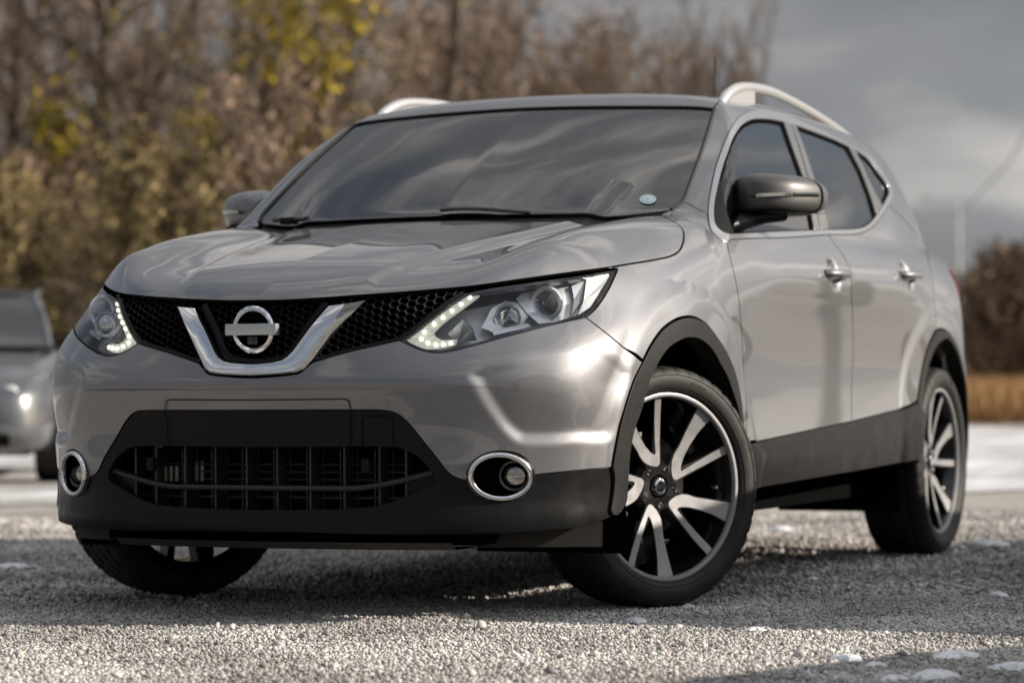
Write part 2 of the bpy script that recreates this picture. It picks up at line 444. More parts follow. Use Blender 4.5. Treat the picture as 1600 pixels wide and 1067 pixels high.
def to3d(dom, u, v, feat=True):
    if dom == 'sph':
        r = np.hypot(u, v)+1e-9; t = r/.95; s_ = np.sin(t)
        d = np.outer(np.cos(t), SA)+np.outer(s_*u/r, [1, 0, 0])+np.outer(s_*v/r, SE)
        P, ok = trace_rays(SC+d*1.9, -d, 0.05, 1.75, 60, feat)
        bad = np.where(~ok)[0]; good = np.where(ok)[0]
        for b in bad: P[b] = P[good[np.argmin((u[good]-u[b])**2+(v[good]-v[b])**2)]]
        return P
    if dom in OBQ:
        d, e1, e2 = [np.array(q, float) for q in OBQ[dom]]; n = len(u)
        O = np.outer(u, e1)+np.outer(v, e2)-d*2.4
        P, ok = trace_rays(O, np.tile(d, (n, 1)), 0.3, 3.2, 80, feat)
        bad = np.where(~ok)[0]; good = np.where(ok)[0]
        for b in bad: P[b] = P[good[np.argmin((u[good]-u[b])**2+(v[good]-v[b])**2)]]
        return P
    return _t3(dom, u, v, feat)
def to2d(dom, P):
    P = np.asarray(P)
    if dom == 'sph':
        d = P-SC; d = d/np.linalg.norm(d, axis=1)[:, None]; a = d@SA; x, y = d[:, 0], d@SE; q = np.hypot(x, y)+1e-12; t = np.arccos(np.clip(a, -1, 1))*.95
        return np.stack([x/q*t, y/q*t], 1)
    if dom in OBQ: return np.stack([P@np.array(OBQ[dom][1], float), P@np.array(OBQ[dom][2], float)], 1)
    return _t2(dom, P)
def D3(dom, *pts, smooth=True, closed=False):
    """curve given in panel coordinates"""
    p = np.array(pts, float)
    if smooth: p = catmull(p, closed)
    p = resample(p, .008, closed)
    return to3d(dom, p[:, 0], p[:, 1], False)
def area2(p): return .5*np.sum(p[:, 0]*np.roll(p[:, 1], -1)-np.roll(p[:, 0], -1)*p[:, 1])
def shrink(p, d):
    if d == 0: return p
    a = area2(p); e = np.roll(p, -1, 0)-np.roll(p, 1, 0)
    n = np.stack([-e[:, 1], e[:, 0]], 1); n /= np.linalg.norm(n, axis=1)[:, None]+1e-12
    return p+n*(d if a > 0 else -d)
def clean(p, tol=.0012):
    out = [p[0]]
    for q in p[1:]:
        if np.hypot(*(q-out[-1])) > tol: out.append(q)
    if np.hypot(*(out[-1]-out[0])) < tol: out.pop()
    return np.array(out)
def outline(dom, curves, step=.009, both=False):
    """joins 3D curves (auto-reversed) to one loop in panel coordinates; both = mirror about the centre line"""
    c2 = [to2d(dom, c) for c in curves]
    loop = [c2[0]]
    if len(c2) > 1:
        a = c2[0]; b = c2[1]
        if min(np.hypot(*(a[0]-b[0])), np.hypot(*(a[0]-b[-1]))) < min(np.hypot(*(a[-1]-b[0])), np.hypot(*(a[-1]-b[-1]))): loop = [a[::-1]]
        for b in c2[1:]:
            e = loop[-1][-1]
            loop.append(b if np.hypot(*(b[0]-e)) <= np.hypot(*(b[-1]-e)) else b[::-1])
    segs = []
    for s in loop:
        s = s.copy()
        if both: s[:, 0] = np.maximum(s[:, 0], 0)
        segs.append(resample(s, step))
    p = np.vstack(segs)
    if both:
        q = p[::-1].copy(); q[:, 0] *= -1
        p = np.vstack([p, q])
    return clean(p)
PANELS = []
def panel(name, dom, p, m, parent, gap=.0018, off=0., flange=.014, spread=0., step=.011, holes=(), mirror=False, feat=True, hgap=None):
    """skin panel: outline p and holes (panel coordinates) on the body surface, with returned edges"""
    p = clean(shrink(p, gap)); hs = [clean(shrink(h, -(gap if hgap is None else hgap))) for h in holes]
    lo, hi = p.min(0), p.max(0)
    gu, gv = np.meshgrid(np.arange(lo[0]+step/2, hi[0], step), np.arange(lo[1]+step/2, hi[1], step))
    if abs(lo[0]+hi[0]) < 1e-3: gu = gu-(gu.min()+gu.max())/2
    g = np.stack([gu.ravel(), gv.ravel()], 1)
    d = seg_dist(g[:, 0], g[:, 1], p); k = d < -step*.55
    for h in hs: k &= seg_dist(g[:, 0], g[:, 1], h) > step*.55
    g = g[k]
    V = np.vstack([p]+hs+[g]); E_ = []; b = 0; loops = []
    for q in [p]+hs:
        n = len(q); E_ += [(b+i, b+(i+1) % n) for i in range(n)]; loops.append((b, n)); b += n
    v2, _, F, ov, _, _ = delaunay_2d_cdt([Vector((float(a), float(c))) for a, c in V], E_, [], 0, 1e-6)
    U = np.array([[q.x, q.y] for q in v2]); F = np.array([f for f in F if len(f) == 3])
    c = U[F].mean(1); keep = seg_dist(c[:, 0], c[:, 1], p) < 0
    for h in hs: keep &= seg_dist(c[:, 0], c[:, 1], h) > 0
    F = F[keep]
    P = to3d(dom, U[:, 0], U[:, 1], feat); NN = grad(P, feat)
    P = P+NN*(off if not callable(off) else off(P)[:, None])
    # orient
    a = np.cross(P[F[:, 1]]-P[F[:, 0]], P[F[:, 2]]-P[F[:, 0]]); s = np.sum(a*NN[F].mean(1), 1) < 0
    F[s] = F[s][:, ::-1]
    nv = len(P); Vall = [P]; Nall = [NN]; Fall = [tuple(f) for f in F]
    if flange:
        # boundary edges by counting
        cnt = {}
        for f in F:
            for i in range(3):
                e = (f[i], f[(i+1) % 3]); cnt[e] = cnt.get(e, 0)+1
        be = [e for e in cnt if (e[1], e[0]) not in cnt]
        bv = sorted({i for e in be for i in e}); ix = {v: i for i, v in enumerate(bv)}
        nb = len(bv); T = np.zeros((nb, 3))
        for e in be:
            t = P[e[1]]-P[e[0]]; t /= np.linalg.norm(t)+1e-9; T[ix[e[0]]] += t; T[ix[e[1]]] += t
        Pb, Nb = P[bv], NN[bv]; O_ = np.cross(T, Nb); O_ /= np.linalg.norm(O_, axis=1)[:, None]+1e-9
        r = .0016 if flange > .004 else 0
        P1 = Pb-Nb*r+O_*r*.5; P2 = Pb-Nb*flange+O_*(spread)
        Vall += [Pb, P1, P1, P2]; n1_ = Nb*.7+O_*.7
        side = O_*1.0 if not spread else (O_*flange+Nb*spread)/math.hypot(flange, spread)
        Nall += [Nb, n1_, side, side]
        for e in be:
            a_, b_ = ix[e[0]], ix[e[1]]
            Fall.append((nv+b_, nv+a_, nv+nb+a_, nv+nb+b_)); Fall.append((nv+2*nb+b_, nv+2*nb+a_, nv+3*nb+a_, nv+3*nb+b_))
    Vv = np.vstack(Vall); Nn = np.vstack(Nall)
    mi = None
    if m in (PAINT,): mi = [0 if i < len(F) else 1 for i in range(len(Fall))]; m = [m, SEAM]
    o_ = pymesh(name, Vv, Fall, m, parent, True, Nn, mi)
    if mirror:
        Vm = Vv*[-1, 1, 1]; Nm = Nn*[-1, 1, 1]
        o2 = pymesh(name, Vm, [f[::-1] for f in Fall], m, parent if not isinstance(mirror, bpy.types.Object) else mirror, True, Nm, mi)
        return o_, o2
    return o_
def surf(px, py, dom='cyl'):
    P, _ = photo([(px, py)]); return P[0]
def strip_on(mb, P, rad, off=0., flip=False):
    """thin bead lying along a curve of the body"""
    n = grad(P, True); Q = P+n*off
    if flip: Q = Q*[-1, 1, 1]
    mb.tube(Q, rad, n=6)
# ------------------------------------------------------------ features pressed into the skin
def f_arch(ax, y, z):
    r = 0
    for yc in (0.0, 2.646):
        d = np.hypot(y-yc, (z-.33))
        r = r - .009*sstep((.58-d)/.06)*(z < .9)*sstep((ax-.72)/.06)
    return r
def f_crease(ax, y, z):
    zc = .935+.022*(y-.5)/1.7
    w = sstep((y-.55)/.3)*sstep((2.75-y)/.5)*(ax > .75)
    return -.006*np.maximum(0, 1-np.abs(z-zc)/.06)*w
def f_hood(ax, y, z):
    xc = .25+.235*np.clip((y+.86)/1.2, 0, 1.2)**.8
    w = sstep((z-.80)/.06)*sstep((y+.83)/.16)*(y < .5)
    return -.018*sstep((xc-ax)/.055+.5)*w
RECESS = []
def f_recess(ax, y, z):
    m = (y < -.2) & (z > .36) & (z < .8) & (ax > .4)
    r = np.zeros_like(ax)
    if m.any() and RECESS:
        u = thu(ax[m], y[m]); d = seg_dist(u, z[m], RECESS[0])
        r[m] = .016*sstep(-d/.044)*sstep((.74-z[m])/.13)*sstep((1.02-u)/.22)
    return r
HANDLES = [(1.372, .962), (2.262, .985)]
def f_handle(ax, y, z):
    r = 0
    for hy, hz in HANDLES:
        d = np.sqrt(((y-hy)/.062)**2+((z-hz)/.058)**2)
        r = r + .026*sstep((1.05-d)/.75)*(ax > .7)
    return r
def f_shelf(ax, y, z):
    return .0045*sstep((.616-z)/.012)*sstep((z-.40)/.1)*sstep((.70-ax)/.30)*(y < -.6)
FEAT += [f_arch, f_crease, f_hood, f_shelf]

# ------------------------------------------------------------ feature lines of the body
c_hood_front = PX((404,470.8),(440,470),(480,468),(577,461),(675,453.5),(740,447.5),(805,438.5),(880,428),(950,418.8))
c_hood_side = PX((950,418.8),(977,414),(1025,406),(1050,400),(1062,392),(1067.5,380),(1069,370),(1067.5,360),(1062,353),(1046,343),(1032,335.5))
c_seamB = PX((915.5,496),(951,523.5),(974,543),(999.7,566))
c_hl_out = PX((966,420),(951,452),(940,470),(928.5,484.5),(915.5,496))
c_hl_bot = PX((915.5,496),(870,505.6),(805,521.9),(740,539.7),(707.5,547.9),(681,551),(655.5,546),(640,539),(624,531.5))
c_hl_in = PX((624,531.5),(650,514),(680,490),(706,471),(727,457.5), smooth=False)
c_hl_top = PX((727,457.5),(760,450.5),(837.5,439.5),(902.5,430.5),(966,420))
c_gr_bot = PX((488,566),(499.5,562.5),(545,549.5),(585,540.5),(624,531.5))
c_v_bot = PX((404,589.8),(425,588.5),(450,586),(468,583.5),(488,566), smooth=False)
c_arch_f = PX((954,730),(958,705),(965,667),(975,628.5),(986,594),(999.7,566),(1009,547),(1020,529.5),(1031,516),(1042.5,507),(1056,500),(1069.5,497.5),(1081,499),(1092,504.7),(1104,515),(1114.5,529.5),(1124,544),(1132.5,561),(1140,580),(1146,601.5),(1150,625),(1153,651),(1155,678),(1156.5,697))
i_s = int(np.argmin(np.linalg.norm(c_arch_f-c_seamB[-1], axis=1)))
c_arch_f1, c_arch_f2 = c_arch_f[:i_s+1], c_arch_f[i_s:]
c_fd = PX((1136,381),(1142,407.5),(1149,436),(1154,465),(1156.5,490),(1160.5,548),(1162,625),(1162.7,694.6))
c_fsill = PX((1162.7,694.6),(1156.5,697), smooth=False)
c_dsill = PX((1162.7,694.6),(1220,682.5),(1277,670),(1331,658.6))
c_dsill2 = PX((1331,658.6),(1375,647.5),(1419,635.2),(1429,629))
c_split = PX((1331,658.6),(1330.5,602),(1333,557),(1332,490),(1329,452),(1327,419),(1319,402),(1304,381),(1293,366.3))
c_ch_bot = PX((1136,381),(1140,374),(1149,373.3),(1187,372),(1224,371.3),(1260,369),(1293,366.3))
c_ch_bot2 = PX((1293,366.3),(1315,366.8),(1333,366),(1346,363.5),(1356,359),(1366,351),(1374,342),(1382,330),(1388,320.5))
c_ch_tip = PX((1388,320.5),(1392,311),(1393.5,303),(1393,296),(1390.5,289.6))
c_ch_top = PX((1390.5,289.6),(1379,270),(1362,247.5),(1330,229),(1281,203),(1232,182.5),(1209,175.2),(1189,172.4),(1178,173),(1166,176.5),(1157,182),(1149,190),(1142,201),(1134.6,216),(1126,237),(1117,265),(1111,293),(1107,318),(1106,333))
c_ch_front = PX((1106,333),(1108,350),(1113,364),(1124,373),(1136,381))
c_rdoor = PX((1388,320.5),(1400,331),(1416,347),(1434,368),(1446,388),(1452,412),(1456,435),(1459,460),(1459.5,485),(1457,519))
ang = np.radians(np.linspace(100, 0, 60))
def arch_curve(yc, r, a0, a1, n=70, zc=.33):
    a = np.radians(np.linspace(a0, a1, n)); return to3d('side', yc+r*np.cos(a), zc+r*np.sin(a), False)
P_ar = PX((1429,629),(1435,589),(1444,548),(1457,519))
c_arch_r1 = P_ar
e0 = P_ar[-1]; RA = math.hypot(e0[1]-2.646, e0[2]-.33)
a0_ = math.degrees(math.atan2(e0[2]-.33, e0[1]-2.646))
_a = np.radians(np.linspace(a0_, -2, 70)); _t = np.linspace(0, 1, 70)
_r = RA*(1-_t)+.455*_t
c_arch_r2 = to3d('side', 2.646+_r*np.cos(_a), .33+_r*np.sin(_a), False)
c_apil = PX((1068.5,316),(1080,320.5),(1092,327.5),(1106,333))
c_ws_side = PX((1049,327.8),(1058,322.5),(1064,317.5),(1068.5,313),(1074,298),(1081,279),(1089.5,255.5),(1097,233.5),(1104.7,210),(1111,188),(1116.5,171))
c_corner = PX((1032,335.5),(1041,331),(1049,327.8))
c_ws_top = PX((1116.5,171),(1089.5,168.5),(988,167.4),(887,168.2),(785.7,171.6),(752,173.5))
print('RA', RA, a0_, 'wsTop', c_ws_top[0], c_ws_top[-1], 'tip', c_ch_tip[-1], 'rdoor', c_rdoor[-1], 'split', c_split[0], 'hoodc', c_hood_side[-1])

# bumper recess
RECESS.append(to2d('cyl', PX((727,584),(738,612),(758,645),(778,672),(795,688),(812,697),(840,699),(900,696),(955,691),(975,628),(985,575),(940,535),(860,540),(800,552),(745,566), closed=True)))
FEAT += [f_recess, f_handle]

# ------------------------------------------------------------ the silver car
suv = empty('suv'); tag(suv, 'large silver compact suv with black lower trim, parked on the gravel in the foreground', 'car')
HOODP = np.vstack([c_hood_front, c_hood_side])
c_hood_rear = D3('top', (0,.165),(.2,.172),(.4,.20),(.56,.255),(.64,.30), (float(c_hood_side[-1][0]), float(c_hood_side[-1][1])))
hood_o = outline('sph', [c_hood_front, c_hood_side, c_hood_rear], both=True)
hood = panel('hood', 'sph', hood_o, PAINT, suv, gap=.0030, step=.0075)

# fender + cowl corner
c_f_hl = np.vstack([c_hl_out[::-1]])
f_o = outline('obl', [c_seamB[::-1], c_f_hl, c_hood_side, c_corner, c_ws_side[:4], c_apil, c_ch_front, c_fd, c_fsill, c_arch_f2[::-1]])
fenders = panel('front_fender', 'obl', f_o, PAINT, suv, gap=.0024, step=.008, mirror=True)
# doors
fd = panel('front_door', 'obl', outline('obl', [c_fd, c_dsill, c_split, c_ch_bot[::-1]]), PAINT, suv, gap=.0028, mirror=True)
rd = panel('rear_door', 'obl', outline('obl', [c_split[::-1], c_ch_bot2, c_rdoor, c_arch_r1[::-1], c_dsill2[::-1]]), PAINT, suv, gap=.0028, mirror=True)
# roof, windscreen
c_ditch = to3d('top', *np.array([(x, y) for x, y in zip(np.interp(np.linspace(0,1,90), [0,.1,.5,.9,1], [c_ws_top[0][0]-.004,.60,.595,.565,.535]), np.linspace(c_ws_top[0][1], 3.10, 90))]).T, False)
ctr_top = c_ws_top[c_ws_top[:, 0] > 0.0]
roof = panel('roof', 'top', outline('top', [ctr_top[::-1], c_ditch, D3('top', (.535,3.10),(.3,3.17),(0,3.19))], both=True), PAINT, suv, step=.018, gap=.003)
c_ws_bot = D3('top', (0,.262),(.2,.27),(.4,.295),(.55,.34),(.64,.39),(float(c_ws_side[0][0]), float(c_ws_side[0][1])))
ws_o = outline('top', [ctr_top, c_ws_side[::-1], c_ws_bot[::-1]], both=True)
ws = panel('windscreen', 'top', ws_o, GLASS, suv, step=.018, gap=.004, off=-.002, flange=0)
frit_in = shrink(ws_o, .045); 
frit = panel('windscreen_border', 'top', ws_o, GLOSSB, suv, step=.02, gap=.0005, off=-.005, flange=0, holes=[shrink(ws_o, .040)], hgap=0)
cowl_o = outline('top', [c_hood_rear, c_corner, c_ws_bot[::-1]], both=True)
cowl = panel('cowl', 'top', cowl_o, SMOOTHB, suv, step=.02, gap=0, off=-.012, flange=.02)
# body side frame
c_dp = D3('obl', *[tuple(to2d('obl', np.array([[x, y, z]]))[0]) for x, y, z in ((.535,3.10,1.47),(.60,3.13,1.40),(.68,3.18,1.28),(.74,3.24,1.16),(.78,3.26,1.05),(.82,3.22,.9),(.83,3.22,.7),(.83,3.2,.5),(.84,3.13,.33))])
sf_o = outline('obl', [c_apil, c_ws_side[4:], c_ditch, c_dp, c_arch_r2[::-1], c_rdoor[::-1], c_ch_tip, c_ch_top])
sf = panel('side_frame', 'obl', sf_o, PAINT, suv, gap=.0012, mirror=True)
# front bumper
c_blk_r = PX((954,730),(915,733.5),(870,738),(832,742))
c_fog_top = PX((832,742),(828,724),(812,710),(784,704.5),(757,709),(738,722),(729.7,741),(729.5,750))
c_fog_bot = PX((832,742),(831,758),(816,775),(786,783),(757,777),(738,763),(729.5,750))
c_blk_c = PX((729.5,750),(713.5,746.7),(700.5,738.6),(681,714),(655,681.7),(640,663),(632,655.7),(626,650),(619,646),(610,642.5),(599.7,641),(547.7,640.5),(480,640.7),(404,641))
bp = panel('front_bumper', 'cyl', outline('cyl', [c_v_bot, c_gr_bot, c_hl_bot[::-1], c_seamB, c_arch_f1[::-1], c_blk_r, c_fog_top, c_blk_c], both=True), PAINT, suv, gap=.002, step=.008)
c_lip = PX((404,832),(460,832.5),(600,836),(752,834.5),(850,829),(915,821.5),(957,806))
c_end = PX((957,806),(966,780),(965,752),(954,730), smooth=False)
c_gr = np.vstack([PX((404,698),(460,698),(616,698),(634,702),(650,711),(663,722),(673,735),(681,746.7),(680,754),(672,760),(655,767),(630,778),(606,785.7),(573.7,792),(530,795),(460,796.3),(404,796.5))])
gr_o = outline('cyl', [c_gr], both=True)
lt = panel('lower_bumper_trim', 'cyl', outline('cyl', [c_blk_c, c_fog_bot, c_blk_r, c_end, c_lip[::-1]], both=True), SMOOTHB, bp, gap=.001, off=-.003, holes=[gr_o], hgap=0, flange=.03, step=.012)
# ------------------------------------------------------------ side glass, chrome, pillars
c_ws_in = [(1123,281),(1130,256),(1137.5,235),(1144,217),(1152,203.4),(1158,196),(1166,190.4),(1175,186.5),(1186,185.3),(1206.5,186.7),(1224,190.4),(1244,196),(1281,209.5),(1303,218),(1324.4,228.5),(1342,238),(1356,248.5),(1370,267),(1379,279),(1386.5,290),(1389,297),(1389,303),(1386,310),(1380.5,320),(1373,332),(1364.6,344),(1357,351.5),(1347,356.5),(1333,359),(1295.6,360),(1224,362.5),(1180,364.5),(1149,366),(1136,366),(1124,360),(1117,350),(1115,335),(1116,315)]
C_in = PX(*c_ws_in, closed=True)
sd = lambda c: to2d('side', c)
open_o = clean(resample(sd(C_in), .008, True))
ch_out = outline('side', [c_ch_top[::-1], c_ch_tip[::-1], c_ch_bot2[::-1], c_ch_bot[::-1], c_ch_front])
panel('window_chrome_trim', 'side', ch_out, mat('window_trim_metal', (.50, .50, .51), .28, .9), sf[0], gap=.001, off=.0025, flange=.008, holes=[open_o], hgap=0, mirror=sf[1], step=.012, feat=False)
def quad(*p, smooth=False): return clean(resample(sd(PX(*p, smooth=smooth, closed=True)), .008, True))
g_front = quad((1128,280),(1136,252),(1145,228),(1155,210),(1164,199),(1176,192),(1190,189.5),(1206,190.5),(1222,194),(1235,230),(1253,278),(1263,318),(1271,357.5),(1224,359.5),(1149,362),(1139,340),(1132,310), smooth=False)
g_rear = quad((1246,200),(1281,213),(1304,222),(1323,231.5),(1342,266),(1357,305),(1367,341),(1357,349.5),(1346,354.5),(1333,357),(1298,357.5),(1287,318),(1272,270),(1257,225))
g_quart = quad((1340,240.5),(1354,250),(1368,268),(1385,292),(1386,300),(1379,317),(1366.5,294),(1353,266))
seal = panel('window_seal', 'side', open_o, DARK, sf[0], gap=0, off=-.006, flange=0, holes=[g_front, g_rear, g_quart], hgap=0, mirror=sf[1], step=.014, feat=False)
p_b1 = quad((1225,191.5),(1236,193.5),(1248,232),(1262,280),(1272,318),(1281,359),(1272.5,359.5),(1265,318),(1255.5,278),(1238,230))
p_b2 = quad((1237.5,194),(1243.5,196.5),(1254,225),(1269,270),(1284,318),(1295,358.5),(1282.5,359),(1274,318),(1264,280),(1250,232))
p_c = quad((1326,229.5),(1337,236.5),(1350,265),(1364,295),(1378.5,321.5),(1370,335),(1360,305),(1345,266))
PIL = noise_on(mat('gloss_grey_pillar', (.10, .095, .085), .25, coat=.6), 30, .2, .3, 'Roughness')
for q in (p_b1, p_b2, p_c):
    panel('window_pillar', 'side', q, PIL, sf[0], gap=.0006, off=.0015, flange=.008, mirror=sf[1], step=.014, feat=False)
p_sail = quad((1117,300),(1121,284),(1127,283),(1131,310),(1138,340),(1147,364),(1136,366),(1124,360),(1117,350),(1115.5,330))
panel('mirror_sail', 'side', p_sail, SMOOTHB, fd[0], gap=.0006, off=.001, flange=.008, mirror=fd[1], step=.014, feat=False)
panel('side_window', 'side', g_front, GLASSF, fd[0], gap=-.004, off=-.0085, flange=0, mirror=fd[1], step=.02, feat=False)
panel('side_window', 'side', g_rear, GLASSR, rd[0], gap=-.004, off=-.0085, flange=0, mirror=rd[1], step=.02, feat=False)
panel('quarter_window', 'side', g_quart, GLASSR, sf[0], gap=-.004, off=-.0085, flange=0, mirror=sf[1], step=.02, feat=False)

# ------------------------------------------------------------ arch and sill cladding
def circ(yc, r, a0, a1, zc=.33, n=60, rz=1.0):
    a = np.radians(np.linspace(a0, a1, n)); return np.stack([yc+r*np.cos(a), zc+r*rz*np.sin(a)], 1)
cyl = lambda c: to2d('cyl', c)
af = cyl(c_arch_f)
inner_f = cyl(PX((976,752),(980,700),(986,668),(995,642),(1003,613),(1011,588),(1020,569),(1029,554),(1040,541),(1051.5,533.5),(1063,528),(1074,526.5),(1085,529),(1096.5,536),(1109,551),(1119,570),(1129,588),(1137,610.5),(1145,635),(1150.5,660),(1153,700)))
end_f = cyl(PX((954,730),(957,745),(955,770),(950,800),(957,806),(965,799),(974,782),(976,752), smooth=False))
lo_back = np.array([[inner_f[-1][0], inner_f[-1][1]], [inner_f[-1][0]+.002, .30], [af[-1][0]+.006, .27], [af[-1][0]+.004, af[-1][1]]])
arch_f = clean(np.vstack([resample(end_f[::-1], .008), resample(af, .008), resample(lo_back[::-1], .01), resample(inner_f[::-1], .008)]))
arch_f_p = panel('wheel_arch_trim', 'cyl', arch_f, PLAST, fenders[0], gap=.0004, off=.007, flange=.055, mirror=fenders[1], step=.010)
ar1 = sd(np.vstack([c_arch_r1, c_arch_r2]))
inner_r = sd(PX((1424,700),(1430,665),(1437,611),(1444.8,571),(1455,544),(1464,533),(1473,528)))
e_ = inner_r[-1]; ri = math.hypot(e_[0]-2.646, e_[1]-.33); ai = math.degrees(math.atan2(e_[1]-.33, e_[0]-2.646))
inner_r = np.vstack([inner_r, circ(2.646, ri, ai, -8)[1:]])
lead = np.array([[inner_r[0][0], inner_r[0][1]], [ar1[0][0]-.0, .335], [ar1[0][0], ar1[0][1]]])
arch_r = clean(np.vstack([resample(ar1, .008), resample(np.array([ar1[-1], [3.14, .26], [inner_r[-1][0], inner_r[-1][1]]]), .01), resample(inner_r[::-1], .008), resample(lead, .01)]))
panel('wheel_arch_trim', 'side', arch_r, PLAST, sf[0], gap=.0004, off=.007, flange=.055, mirror=sf[1], step=.010)
dsA, dsB = sd(c_dsill), sd(c_dsill2)
ysp = dsA[-1][0]
bot = lambda y: np.interp(y, [.3, .46, 1.5, 2.2, 2.4], [.305, .310, .330, .350, .375])
cl1 = clean(np.vstack([resample(dsA, .01), resample(np.array([[ysp, dsA[-1][1]], [ysp-.012, bot(ysp)]]), .01), resample(np.array([[ysp-.012, bot(ysp)], [dsA[0][0]-.01, bot(dsA[0][0])]]), .012), resample(np.array([[dsA[0][0]-.01, bot(.45)], dsA[0]]), .01)]))
cl2 = clean(np.vstack([resample(dsB, .01), resample(np.array([dsB[-1], [dsB[-1][0]-.005, .36], [dsB[-1][0]-.03, bot(2.2)]]), .01), resample(np.array([[dsB[-1][0]-.03, bot(2.2)], [ysp-.012, bot(ysp)]]), .012), resample(np.array([[ysp-.012, bot(ysp)], dsB[0]]), .01)]))
_cd = lambda P: (np.interp(P[:, 1], [.44, 1.47, 2.25], [c_dsill[0][2], c_dsill[-1][2], c_dsill2[-1][2]])-P[:, 2])
clad_off = lambda P: .002+.022*sstep((_cd(P)-.008)/.026)-.008*sstep((_cd(P)-.04)/.05)
CLAD = noise_on(mat('cladding_black', (.007, .0065, .006), .3, spec=.16), 12, .26, .36, 'Roughness')
panel('door_cladding', 'side', cl1, CLAD, fd[0], gap=.001, off=clad_off, flange=.02, mirror=fd[1], step=.008)
panel('door_cladding', 'side', cl2, CLAD, rd[0], gap=.001, off=clad_off, flange=.02, mirror=rd[1], step=.008)

# ------------------------------------------------------------ handles
for (hy, hz), d in zip(HANDLES, (fd, rd)):
    for sgn, par in ((1, d[0]), (-1, d[1])):
        b = MB(); x0 = float(fS(np.array([hy]), np.array([hz]))[0])
        pts = [(sgn*(x0+q), hy+t*.105, hz+.002*t) for t, q in ((-1, .002), (-.9, .018), (-.6, .031), (0, .035), (.55, .032), (.85, .020), (1, .002))]
        pts = [tuple(p) for p in catmull(pts, sub=4)]
        b.tube(pts, [.0145]*len(pts), n=12, flat=.95); b.build('door_handle', PAINT, par)

# ------------------------------------------------------------ grille
grx = np.vstack([c_hood_front[c_hood_front[:, 0] < c_hl_in[-1][0]], c_hl_in[::-1], c_gr_bot[::-1], c_v_bot[::-1]])
c_hf = c_hood_front[c_hood_front[:, 0] < c_hl_in[-1][0]+.01]
gril_o = outline('front', [c_hf, c_hl_in[::-1], c_gr_bot[::-1], c_v_bot[::-1]], both=True)
grille = panel('grille', 'front', shrink(gril_o, -.004), DARK, suv, gap=0, off=-.06, flange=-.055, step=.02)
def yfront(x, z): return to3d('front', np.atleast_1d(np.asarray(x, float)), np.atleast_1d(np.asarray(z, float)), False)
cw, ch = .0415, .0088
V = []; F = []
cells = []
for r_ in range(0, 32):
    for c_ in range(-16, 17):
        cells.append((c_*cw+(cw/2 if r_ % 2 else 0), .625+r_*ch))
cells = np.array(cells); keep = seg_dist(np.abs(cells[:, 0]), cells[:, 1], gril_o) < -.002
# no mesh under the chrome bars
cells = cells[keep]
hexo = [(-.333, 0), (-.175, 1.0), (.175, 1.0), (.333, 0), (.175, -1.0), (-.175, -1.0)]
pts = []
for cx_, cz_ in cells:
    for s_ in (1.02, .84):
        for hx, hz in hexo: pts.append((cx_+hx*cw*s_, cz_+hz*ch*(s_ if s_ > 1 else .74)))
pts = np.array(pts); PP = yfront(pts[:, 0], pts[:, 1]); Y = PP[:, 1]
for i in range(len(cells)):
    b = len(V)
    for k in range(12):
        q = pts[i*12+k]; V.append((q[0], Y[i*12+k]+.020+(0 if k < 6 else .004), q[1]))
    for k in range(6, 12):
        q = pts[i*12+k]; V.append((q[0], Y[i*12+k]+.038, q[1]))
    for k in range(6):
        j = (k+1) % 6; F.append((b+k, b+j, b+6+j, b+6+k)); F.append((b+6+k, b+6+j, b+12+j, b+12+k))
HEX = mat('grille_mesh_black', (.014, .0135, .013), .33, spec=.5)
pymesh('grille_mesh', V, F, HEX, grille)
# rim of the grille opening
lo_rim = np.vstack([c_gr_bot[::-1]]); n_ = grad(lo_rim, False)
for sg in (1, -1):
    mb = MB()
    mb.tube((lo_rim-n_*.004+np.array([0, .004, .003]))*[sg, 1, 1], .0075, n=8)
    li = c_hl_in; ni = grad(li, False); mb.tube((li-ni*.003+np.array([-.007, 0, 0]))*[sg, 1, 1], .007, n=8)
    mb.build('grille_rim', SMOOTHB, grille)
# chrome V, with a flat front face and a bevelled outer flank
def v_bar(off_face, inner, outer, flank, name, m, z):
    rows = []
    for (a, b_, c_) in zip(inner, outer, flank): rows.append((a, b_, c_))
    V = []; F = []
    k = len(rows)
    for sgn in (1,):
        full = [(-a[0], a[1]) for a in []]
    path = [[(-i[0], i[1]), (-o_[0], o_[1]), (-f_[0], f_[1])] for i, o_, f_ in rows[::-1]][:-1]+[[i, o_, f_] for i, o_, f_ in rows]
    xs = np.array([[p[0] for p in r_] for r_ in path]); zs = np.array([[p[1] for p in r_] for r_ in path])
    Yb = yfront(np.abs(xs.ravel()), zs.ravel())[:, 1].reshape(xs.shape)
    n = len(path)
    for i in range(n):
        ymid = (Yb[i, 0]+Yb[i, 1])/2
        yf = ymid-off_face
        V += [(xs[i, 0], Yb[i, 0]+.045, zs[i, 0]), (xs[i, 0], yf+.003, zs[i, 0]), (xs[i, 1], yf-.002, zs[i, 1]), (xs[i, 2], Yb[i, 2]+.006, zs[i, 2]), (xs[i, 2], Yb[i, 2]+.04, zs[i, 2])]
    for i in range(n-1):
        for j in range(4): F.append((i*5+j, (i+1)*5+j, (i+1)*5+j+1, i*5+j+1))
    F.append((0, 1, 2, 3, 4)); F.append(tuple((n-1)*5+j for j in range(4, -1, -1)))
    b = MB(); b.add(V, F); return b.build(name, m, z, angle=28, bevel=.0016)
inner = [(0, .674), (.03, .6755), (.06, .678), (.085, .683), (.102, .693), (.115, .707), (.135, .737), (.155, .767), (.178, .797), (.198, .8245)]
